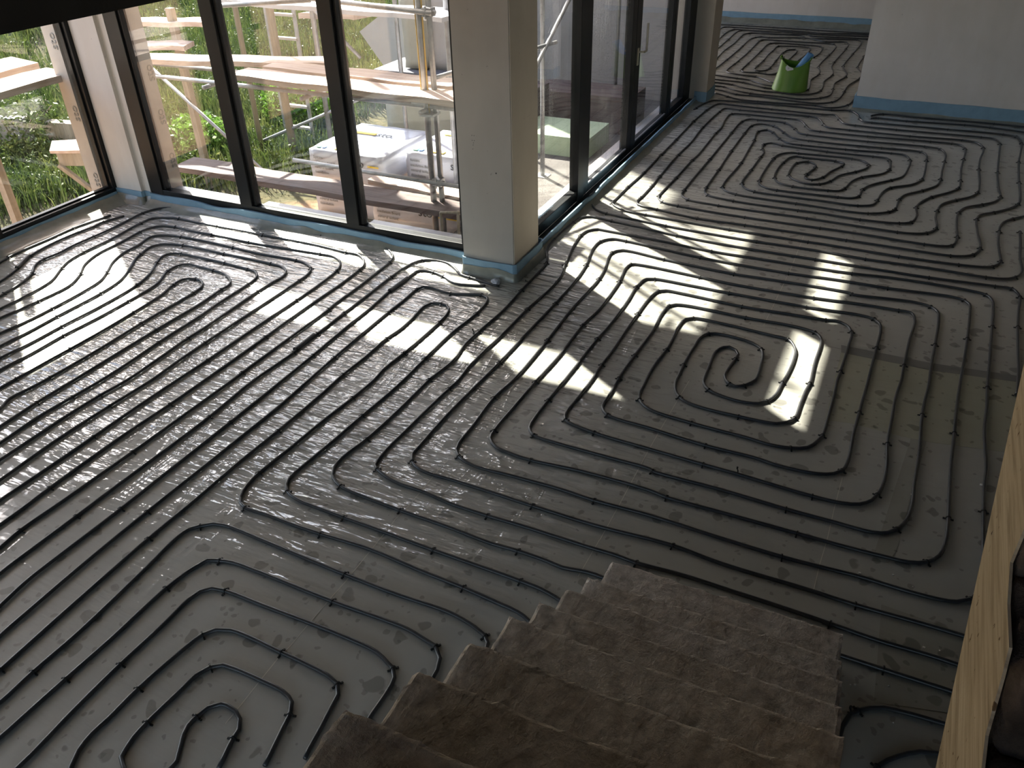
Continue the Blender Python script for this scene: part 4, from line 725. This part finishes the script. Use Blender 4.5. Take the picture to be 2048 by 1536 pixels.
for s_ in (-1, 1):                          # two hand grips
    hx = tc.x + 0.03 + s_*0.186
    MB().tube([(hx, tc.y-0.05, 0.395), (hx+s_*0.012, tc.y-0.04, 0.425), (hx+s_*0.012, tc.y+0.04, 0.425), (hx, tc.y+0.05, 0.395)], 0.009, 8).build('handle', M['tub'], tub, smooth=True)
m = frame_m((tc.x-0.075, tc.y-0.117, 0.262), (1, 0, 0), (0, 0.16, 1))
MB().prism([m @ Vector(p) for p in ((0, 0.05, 0), (0.015, 0.075, 0), (0.045, 0.055, 0), (0.10, 0.04, 0), (0.105, 0.02, 0), (0.03, 0.0, 0), (0.005, 0.02, 0))], (0, -0.003, 0)).build('sticker', M['label'], tub)
text_obj('sticker_print', '0', 0.03, M['print_grey'], m @ Matrix.Translation((0.035, 0.025, 0.006)), tub)
to_root(tub)
rl = empty('foam_roll', (-1.45, 12.02, 0.25), 'rolled blue edge foam sticking out of the green tub', 'foam roll')
a, b = Vector((-1.56, 12.03, 0.16)), Vector((-1.365, 12.05, 0.46))
mb = MB(); ax_ = (b-a).normalized(); s1 = ax_.cross(Vector((0, 1, 0))).normalized(); s2 = ax_.cross(s1)
rows = []
for L_ in (0, 1):
    row = []
    for k in range(60):
        th = k/59*2*math.pi*2.3; r = 0.030 + 0.028*k/59
        row.append(a.lerp(b, L_) + (s1*math.cos(th)+s2*math.sin(th))*r + ax_*(0.012*math.sin(th*0.5)*L_))
    rows.append(row)
mb.sheet(rows); o = mb.build('sheet', simple('blue_foam_roll', lin((95, 150, 205)), 0.6), rl, smooth=True)
md = o.modifiers.new('solid', 'SOLIDIFY'); md.thickness = 0.006
MB().tube([a.lerp(b, .3), a.lerp(b, 0.93)], 0.03, 14).build('dark_hollow', M['foam_shade'], rl)  # dark plug: the shade inside the hollow roll, put into the colour
to_root(rl)
stick = MB().tube([(-1.69, 12.0, 0.2), (-1.705, 12.02, 0.42)], 0.004, 6).build('stick', M['clip']); tag(stick, 'thin dark rod poking out of the left side of the green tub', 'rod')
stick = MB().tube([(-1.50, 12.03, 0.2), (-1.475, 12.06, 0.40)], 0.003, 6).build('stick', M['crumb']); tag(stick, 'thin pale rod poking out behind the rim of the green tub', 'rod')

# ------------------------------------------------------------------ outside: ground, plants
GZ = -0.6
def terrain(x, y):
    d = max(0.0, (y-8.6)*0.5 + (-x-7.6)*0.62 - 0.4)
    z = GZ + 0.12*min(d, 9) + 0.10*noise.noise(Vector((x*0.5, y*0.5, 0)))*min(1, d)
    return z
gr = []
xs = np.concatenate([np.linspace(-60, -22, 9)[:-1], np.linspace(-22, 4.5, 60)]); ys = np.concatenate([np.linspace(-25, 0, 8)[:-1], np.linspace(0, 24, 60), np.linspace(24, 60, 8)[1:]])
mbt = MB(); grid = []
for x in xs: grid.append([(x, y, (terrain(x, y) if x < -2.8 else GZ-0.3)-0.02) for y in ys])
mbt.sheet(grid); gobj = mbt.build('ground', M['soil'], smooth=True); struct(gobj, 'sloping earth bank outside')
struct(MB().box(-4.6, -2.98, 7.4, 11.3, -0.6, -0.12).box(-3.6, -2.98, 5.8, 7.4, -0.6, -0.12).build('terrace', M['terrace']), 'raw concrete terrace outside the glazed doors')

def leaves_mesh(name, pts, kind='blade', hmin=0.25, hmax=0.8, w=0.012, mat=None, spread=0.3):
    n = len(pts); P0 = np.array(pts, dtype=np.float64)
    h = rng.uniform(hmin, hmax, n); a = rng.uniform(0, 2*np.pi, n); ln = rng.uniform(0.1, spread*1.6, n)*h; b = rng.uniform(0, 2*np.pi, n)
    dx, dy = np.cos(a)*w/2, np.sin(a)*w/2; lx, ly = np.cos(b)*ln, np.sin(b)*ln
    ww = rng.uniform(0.6, 1.6, n)
    V = np.zeros((n, 5, 3))
    V[:, 0] = P0 + np.stack([-dx*ww, -dy*ww, 0*h], 1); V[:, 1] = P0 + np.stack([dx*ww, dy*ww, 0*h], 1)
    V[:, 2] = P0 + np.stack([lx*.35-dx*ww, ly*.35-dy*ww, h*.6], 1); V[:, 3] = P0 + np.stack([lx*.35+dx*ww, ly*.35+dy*ww, h*.6], 1)
    V[:, 4] = P0 + np.stack([lx, ly, h*(1-ln/h*0.35)], 1)
    base = np.arange(n)*5
    T = np.stack([base, base+1, base+3, base, base+3, base+2, base+2, base+3, base+4], 1).reshape(-1, 3)
    me = bpy.data.meshes.new(name); me.vertices.add(n*5); me.vertices.foreach_set('co', V.reshape(-1))
    me.loops.add(T.size); me.loops.foreach_set('vertex_index', T.reshape(-1).astype(np.int32))
    me.polygons.add(len(T)); me.polygons.foreach_set('loop_start', np.arange(0, T.size, 3, dtype=np.int32))
    me.update(calc_edges=True); me.materials.append(mat); o = bpy.data.objects.new(name, me); C.objects.link(o); return o
def card_leaves(name, pts, size, mat, parent=None):
    n = len(pts); P0 = np.array(pts); u = rng.normal(size=(n, 3)); u /= np.linalg.norm(u, axis=1)[:, None]
    v = np.cross(u, rng.normal(size=(n, 3))); v /= np.linalg.norm(v, axis=1)[:, None]; s_ = (rng.uniform(0.5, 1.3, n)*size)[:, None]
    V = np.stack([P0-u*s_, P0+v*s_*0.45, P0+u*s_, P0-v*s_*0.45], 1)
    base = np.arange(n)*4; T = np.stack([base, base+1, base+2, base, base+2, base+3], 1).reshape(-1, 3)
    me = bpy.data.meshes.new(name); me.vertices.add(n*4); me.vertices.foreach_set('co', V.reshape(-1))
    me.loops.add(T.size); me.loops.foreach_set('vertex_index', T.reshape(-1).astype(np.int32))
    me.polygons.add(len(T)); me.polygons.foreach_set('loop_start', np.arange(0, T.size, 3, dtype=np.int32))
    me.update(calc_edges=True); me.materials.append(mat); o = bpy.data.objects.new(name, me); C.objects.link(o)
    if parent: o.parent = parent
    return o
def is_green(x, y): return (-x) + 1.1*(y-6.8) > 8.2 and not (x > -7.35 and y < 6.6) and y < 22 and not (x > -7.4 and y > 9.3)
pts = []
while len(pts) < 120000:
    x = random.uniform(-19, -4.5); y = random.uniform(2.2, 20)
    dist = math.hypot(x, y)
    if random.random() > (9.0/dist)**1.2: continue
    if is_green(x + random.uniform(-.4, .4), y + random.uniform(-.4, .4)) and x < -3 and not (x > -7.45 and y > 8.9):
        c = noise.noise(Vector((x*0.9, y*0.9, 5)))
        if random.random() < 0.55 + c: pts.append((x, y, terrain(x, y)-0.02))
tag(leaves_mesh('meadow', pts, mat=M['weeds'], hmin=0.10, hmax=0.55, w=0.011), 'tall weeds and grass growing on the bank outside the windows', 'grass', kind='stuff')
pts2 = []
for (x, y, z) in pts:
    hh = 0.15 + 0.55*max(0, noise.noise(Vector((x*1.6, y*1.6, 9)))+0.35)
    pts2.append((x + random.uniform(-.1, .1), y + random.uniform(-.1, .1), z + random.uniform(0.05, hh)))
tag(card_leaves('weed_leaves', pts2, 0.026, M['weeds']), 'small broad leaves among the tall weeds on the bank', 'weeds', kind='stuff')
def bush(name, c, r, hgt, n, mat, label, cat='bush', size=0.03):
    root = empty(name, c, label, cat)
    for k in range(9):
        a = 2*math.pi*k/9; MB().tube([c, (c[0]+math.cos(a)*r*.35, c[1]+math.sin(a)*r*.35, c[2]+hgt*.5), (c[0]+math.cos(a)*r*.8, c[1]+math.sin(a)*r*.8, c[2]+hgt*.85)], 0.008, 5).build('stem', M['wood_post'], root)
    P_ = []
    for i in range(n):
        v = Vector((random.gauss(0, 1), random.gauss(0, 1), random.gauss(0, 1))).normalized()*random.uniform(0.35, 1)**.5
        lumpy = 1+0.35*noise.noise(v*3+Vector(c)); P_.append((c[0]+v.x*r*lumpy, c[1]+v.y*r*lumpy, c[2]+hgt*.55+v.z*hgt*.5*lumpy))
    card_leaves('foliage', P_, size, mat, root); to_root(root); return root
bush('fern_bush', (-8.35, 7.9, terrain(-8.35, 7.9)), 0.42, 0.62, 2600, M['bush'], 'bright green feathery bush seen through the left pane of the front window', size=0.045)
bush('fern_bush', (-8.0, 9.6, terrain(-8, 9.6)), 0.55, 0.7, 2600, M['bush'], 'leafy bush behind the white wrapped stacks in the yard', size=0.04)
bush('fern_bush', (-10.6, 6.9, terrain(-10.6, 6.9)), 0.7, 0.8, 3200, M['weeds'], 'dull green bush on the bank outside the left window', size=0.04)

# ------------------------------------------------------------------ outside: scaffold
sroot = empty('scaffold', (-5.0, 7.2, GZ), 'galvanised tube scaffold standing in the yard outside the windows', 'scaffold')
def pole(x, y, z0, z1, r=0.024, name='standard', mat=None):
    o = MB().tube([(x, y, z0), (x, y, z1)], r, 10).build(name, mat or M['galv'], sroot, smooth=True)
    MB().box(x-.07, x+.07, y-.07, y+.07, z0-.01, z0+.01).build('base_plate', M['galv'], o); return o
def rail(a, b, r=0.022, name='ledger', mat=None): return MB().tube([a, b], r, 8).build(name, mat or M['galv'], sroot, smooth=True)
def coupler(x, y, z):
    MB().box(x-.045, x+.045, y-.045, y+.045, z-.035, z+.035).tube([(x-.07, y, z), (x+.07, y, z)], 0.018, 8).tube([(x, y-.05, z+.05), (x, y-.05, z-.05)], 0.01, 6).build('coupler', M['galv'], sroot, bevel=0.01)
POLES = [(-7.60, 8.2), (-7.12, 8.25), (-6.50, 8.25), (-5.33, 8.2), (-3.82, 6.38), (-5.0, 9.2), (-7.75, 5.72), (-4.15, 7.25), (-4.30, 9.6)]
for i, (x, y) in enumerate(POLES): pole(x, y, terrain(x, y)-.02 if x < -6 else GZ, 4.3, (0.034, 0.05, 0.032, 0.026)[min(i, 3)], mat=M['wood_post'] if i < 2 else None)
pole(-3.9, 6.36, GZ, 4.3, 0.03); pole(-3.865, 6.345, 0.9, 3.6, 0.007, name='yellow_edge', mat=M['yellow_pole']); pole(-3.93, 6.34, 1.0, 3.6, 0.006, name='yellow_edge', mat=M['yellow_pole'])
rail((-5.46, 6.3, 0.303), (-3.45, 6.3, 0.282)); coupler(-3.82, 6.34, 0.285)
rail((-6.05, 6.3, 1.688), (-4.97, 6.3, 1.784)); rail((-5.0, 6.3, 1.80), (-3.75, 6.3, 1.738)); coupler(-3.80, 6.34, 1.74)
rail((-7.60, 8.2, 0.52), (-5.33, 8.2, 0.46)); rail((-7.65, 8.25, -0.32), (-5.4, 8.25, 0.62), 0.02, 'brace')
rail((-7.3, 8.25, 2.02), (-5.9, 8.25, 0.85), 0.02, 'brace'); rail((-8.15, 7.2, 0.82), (-6.55, 7.2, -0.38), 0.02, 'brace')
for z in (0.96, 2.98):
    for y in (6.36, 6.80): rail((-6.4 if z > 2 else -8.3, y, z), (-3.4, y, z), name='ledger')
    for x in (-7.9, -6.4, -5.2, -3.9)[(1 if z > 2 else 0):]: rail((x, 6.25, z-.03), (x, 7.0, z-.03), name='transom')
for x in (-3.30, -3.70): rail((x, 6.1, 3.0), (x, 11.2, 3.0))
rail((-3.82, 6.38, 1.2), (-3.3, 7.9, 1.25), 0.02, 'brace'); rail((-3.5, 6.6, 0.3), (-3.2, 8.8, 2.1), .02, 'brace')
pole(-3.45, 7.9, -0.12, 4.3); pole(-3.45, 10.2, -.12, 4.3)
# bracket frame at the foot, right of the third pane
for a, b in (((-3.62, 6.0, 0.14), (-3.60, 6.0, -0.6)), ((-3.44, 6.0, 0.18), (-3.46, 6.0, -0.6)), ((-3.60, 6.0, -0.05), (-3.42, 6.0, -0.4)), ((-3.62, 6.0, 0.14), (-3.42, 6.0, 0.17)), ((-3.46, 6.0, -0.05), (-3.60, 6.0, -0.35))): rail(a, b, 0.013, 'bracket', M['wood_post'])
to_root(sroot)
lad = empty('ladder', (-7.35, 8.3, GZ), 'narrow ladder with flat rungs standing between the scaffold poles', 'ladder')
for x in (-7.62, -7.18):
    MB().beam((x-0.0, 8.75, terrain(-7.6, 8.7)), (x, 8.75, 2.2), 0.045, 0.025).build('rail', M['galv'], lad)
for z in np.arange(-0.25, 2.2, 0.28): MB().box(-7.62, -7.18, 8.72, 8.78, z, z+0.03).build('rung', M['eps'], lad)
to_root(lad)
PG = 'scaffold boards'
def plank(p, w_vec, th, mat, label, name='scaffold_board'):
    # p: two near corners on top, w_vec: across, built as a warped board with its own thickness
    a, b = Vector(p[0]), Vector(p[1]); w = Vector(w_vec); n = 10; rows = []
    top = [[a.lerp(b, i/n) + Vector((0, 0, 0.006*math.sin(i*1.7+a.x))) + w*j for j in (0, 1)] for i in range(n+1)]
    mb = MB(); bot = [[q - Vector((0, 0, th)) for q in r] for r in top]
    mb.sheet(top); mb.sheet(bot); mb.sheet([[r[0] for r in top], [r[0] for r in bot]]); mb.sheet([[r[1] for r in top], [r[1] for r in bot]])
    mb.sheet([top[0], bot[0]]); mb.sheet([top[-1], bot[-1]])
    o = mb.build(name, mat); tag(o, label, 'board', PG); return o
W_ = M['wood']; WY = M['wood_y']
plank([(-6.0, 6.20, 1.10), (-3.25, 6.10, 1.10)], (0.0, 0.30, 0), 0.05, W_, 'sunlit scaffold board crossing the front window, the one nearest the glass')
plank([(-5.85, 6.53, 1.115), (-3.25, 6.45, 1.115)], (0.0, 0.29, 0), 0.04, W_, 'sunlit scaffold board with a leaf, just behind the one nearest the glass')
plank([(-7.65, 6.32, 1.10), (-5.2, 6.86, 1.12)], (-0.1, 0.28, 0), 0.05, W_, 'orange edged scaffold board running behind the left pane of the front window')
plank([(-7.30, 6.98, 1.13), (-8.6, 6.55, 1.13)], (-0.1, 0.26, 0), 0.05, W_, 'short pointed sunlit board seen in the left pane below the topmost one')
plank([(-7.2, 7.30, 1.32), (-8.6, 6.85, 1.32)], (-0.1, 0.28, 0), 0.05, W_, 'topmost short sunlit board in the left pane of the front window')
plank([(-6.95, 6.12, 0.11), (-3.40, 6.16, 0.07)], (-0.02, 0.33, 0), 0.055, M['wood_old'], 'old dark red board lying low outside the front window')
plank([(-4.75, 6.52, 0.12), (-3.40, 6.45, 0.10)], (0.0, 0.22, 0), 0.05, W_, 'short brown board lying low behind the old dark red board')
for i in range(2):
    plank([(-8.0, 6.30+0.31*i, 3.05), (-3.25, 6.30+0.31*i, 3.05)], (0, 0.29, 0), 0.045, W_, ('upper deck board over the front window, inner one', 'upper deck board over the front window, outer one')[i])
    plank([(-3.17-0.30*i, 6.1, 3.08), (-3.17-0.30*i, 10.9, 3.08)], (-0.285, 0, 0), 0.045, WY, ('upper deck board along the glazed doors, inner one', 'upper deck board along the glazed doors, outer one')[i])
plank([(-6.5, 6.75, 1.66), (-4.0, 6.9, 1.60)], (0.05, 0.42, 0), 0.04, M['white_wrap'], 'whitish sunlit platform at the top of the front window')
plank([(-6.75, 8.3, 1.28), (-6.0, 8.35, 1.30)], (0.15, 0.55, 0), 0.06, W_, 'small square platform hung between two scaffold poles')
plank([(-7.25, 2.8, 1.17), (-7.25, 5.52, 1.17)], (-0.44, 0.05, 0), 0.06, WY, 'sunlit board outside the left window, the lower and nearer of two')
plank([(-7.72, 2.8, 1.19), (-7.86, 5.62, 1.19)], (-0.52, 0.10, 0), 0.06, WY, 'broad sunlit board outside the left window, the upper and farther of two')
# bracket table outside left window
bt = empty('bracket_shelf', (-8.0, 5.8, 0.3), 'small pink boarded bracket with a wooden strut outside the left window', 'shelf')
MB().prism([(-8.02, 5.54, 0.32), (-8.3, 5.80, 0.32), (-7.75, 6.15, 0.32), (-7.45, 5.80, 0.32)], (0, 0, -0.03)).build('top', M['wood'], bt)
MB().beam((-8.0, 5.60, 0.22), (-7.48, 5.80, 0.22), 0.03, 0.14).build('apron', M['wood_post'], bt)
MB().beam((-8.0, 5.58, 0.16), (-7.62, 5.74, -0.25), 0.05, 0.04).build('strut', M['wood_post'], bt)
MB().beam((-7.62, 5.74, 0.28), (-7.62, 5.74, GZ), 0.05, 0.05).build('post', M['wood_post'], bt)
to_root(bt)
tag(MB().beam((-8.0, 4.93, GZ), (-8.0, 4.93, 2.6), 0.09, 0.07).build('timber_post', M['wood_post']), 'rough timber post outside the left window, at its left side', 'post')
tag(MB().beam((-7.66, 7.25, GZ), (-7.66, 7.25, 1.45), 0.08, 0.07).build('timber_post', M['wood_post']), 'rough timber post seen through the left pane of the front window', 'post')
# low retaining beams outside left window
tag(MB().beam((-12.2, 6.2, -0.05), (-10.4, 7.0, -0.1), 0.15, 0.3).build('sleeper', M['eps']), 'pale timber lying in the weeds, the left one outside the left window', 'timber')
tag(MB().beam((-10.2, 7.15, -0.15), (-8.6, 7.7, -0.25), 0.15, 0.28).build('sleeper', M['wood_post']), 'pale timber lying in the weeds behind the pink bracket', 'timber')

# insulation boards on the reveals, printed
def reveal(x0, x1, y0, y1, label, m, rows, name='insulation_board'):
    o = MB().box(x0, x1, y0, y1, GZ, Z1).build(name, M['eps'])
    tag(o, label, 'insulation')
    for mm, s_ in rows: text_obj('print', s_, 0.12, M['print_grey'], mm, o)
    return o
reveal(-7.32, -7.15, 5.37, 5.60, 'grey printed insulation board beside the left window', None,
       [(frame_m((-7.17, 5.365, z), (0, 0, 1), (-1, 0, 0)), 'sto') for z in (0.10, 0.75, 1.4)])
reveal(-6.85, -6.42, 5.57, 5.72, 'grey printed insulation board beside the front window, left end', None,
       [(frame_m((-6.416, 5.60, z), (0, 0, 1), (0, -1, 0)) @ Matrix.Translation((0, -0.10, 0)), 'sto') for z in (0.30, 0.72, 1.12)])

# white wrapped stacks
def stack(x0, x1, y0, y1, z0, z1, label, split=0.5, texts=True, rot=0.0):
    root = empty('wrapped_stack', ((x0+x1)/2, (y0+y1)/2, z0), label, 'packages', 'white wrapped insulation packs')
    n = max(1, round((z1-z0)/split)); hgt = (z1-z0)/n
    for k in range(n):
        bm = rough_box(x0, x1, y0, y1, z0+k*hgt+.004, z0+(k+1)*hgt-.004, 0.08, 0.006, seed=x0*7+k, edge=0.01)
        p = bm_obj(bm, 'pack', M['white_wrap'], root)
        zc = z0+k*hgt
        if texts:
            text_obj('print', 'sto', 0.13, M['print_black'], frame_m((x0+0.55, y0-.012, zc+hgt*.62), (1, 0, 0), (0, 0, 1)), p)
            MB().box(x0+.76, min(x1-.05, x0+1.0), y0-.014, y0-.010, zc+hgt*.66, zc+hgt*.71).build('print_bar', M['print_yellow'], p)
            for j, s_ in enumerate(('System', 'insulation Board', 'mineral isolant', 'foundation')):
                text_obj('print', s_, 0.042, M['print_grey'], frame_m((x0+0.06, y0-.012, zc+hgt*.72-j*0.055), (1, 0, 0), (0, 0, 1)), p)
    zt = z1+0.006
    text_obj('print', 'sto', 0.16, M['print_black'], frame_m((x0+0.46, y0+0.62, zt), (1, 0, 0), (0, 1, 0)), root)
    MB().box(x0+.12, x0+.44, y0+.64, y0+.70, zt-.004, zt+.001).build('print_bar', M['print_yellow'], root)
    MB().box(x0+.30, x0+.44, y0+.05, y0+.12, zt-.004, zt+.001).build('print_bar', M['print_yellow'], root)
    MB().box(x0+.06, x0+.12, y0+.05, y0+.12, zt-.004, zt+.001).build('print_block', M['print_green'], root)
    MB().box(x0+.13, x0+.18, y0+.05, y0+.12, zt-.004, zt+.001).build('print_block', M['print_blue'], root)
    to_root(root); return root
stack(-5.85, -4.90, 7.02, 8.05, GZ+0.05, 0.17, 'white wrapped stack of insulation packs, the left and tallest one in the yard', 0.38)
stack(-4.80, -3.85, 7.32, 8.15, GZ+0.05, 0.17, 'white wrapped stack of insulation packs close behind the galvanised rail, right one', 0.38)
stack(-4.76, -3.70, 6.56, 7.28, GZ+0.05, -0.10, 'low white wrapped stack of insulation packs in front of the right one', 0.25)

# yard clutter beyond the boards
cb = empty('concrete_block', (-6.0, 9.6, GZ), 'pale square concrete block on a dark slab, in the right front pane', 'block')
bm_obj(rough_box(-6.10, -5.78, 9.5, 9.95, 0.47, 1.35, 0.1, 0.004, 3, 0.01), 'block', M['block'], cb); bm_obj(rough_box(-5.78, -5.45, 9.62, 9.95, 0.45, 1.35, 0.1, 0.004, 5, 0.01), 'block', M['wall_out'], cb)
MB().box(-6.50, -5.1, 9.35, 10.1, 0.38, 0.45).build('slab', M['slate'], cb)
bm_obj(rough_box(-6.42, -5.0, 9.42, 10.1, GZ, 0.37, 0.1, 0.006, 8, 0.012), 'plinth', M['block'], cb); to_root(cb)
pnl = MB().prism([(-7.83, 11.0, 0.55), (-7.39, 11.0, 0.0), (-7.0, 11.0, 0.05), (-7.0, 11.0, 0.85), (-7.35, 11.0, 0.85)], (0, 0.06, 0)).build('wall_board', M['wall_out'])
tag(pnl, 'pale angled board leaning against the wing wall', 'board')
dw = empty('leaning_window', (-5.35, 10.3, 0), 'dark blue glazed window unit with pale frame leaning in the yard', 'window unit')
MB().box(-5.35, -4.75, 10.3, 10.33, 0.45, 1.6).build('pane', M['blue_dark'], dw)
for b in ((-5.42, -5.35, 10.27, 10.36, 0.4, 1.65), (-4.75, -4.68, 10.27, 10.36, 0.4, 1.65), (-5.42, -4.68, 10.27, 10.36, 0.38, 0.45)): MB().box(*b).build('frame', M['wood_post'], dw)
MB().beam((-5.3, 10.24, 1.5), (-4.75, 10.24, 0.7), 0.02, 0.07).build('strap', M['white_wrap'], dw); to_root(dw)
tag(MB().prism([(-5.1, 9.0, 0.42), (-4.2, 8.7, 0.42), (-4.1, 9.6, 0.42), (-4.9, 9.8, 0.42)], (0, 0, -0.9)).build('crate', M['wood_old']), 'low brown boarded crate behind the wrapped stacks', 'crate')
# things on the terrace seen through the doors
tag(MB().box(-4.35, -3.05, 9.6, 10.2, -0.12, 0.32).build('board_pile', M['wood_old']), 'pile of dark red boards on the terrace', 'boards')
tag(MB().box(-4.1, -3.2, 8.6, 9.3, -0.12, 0.10).build('green_slab', simple('pale_green', (0.5, 0.62, 0.42), 0.6)), 'flat pale green box on the terrace', 'boards')  # pale green area behind the doors, built as a plain flat box
# mineral sacks / trimmed film on soil by the sill
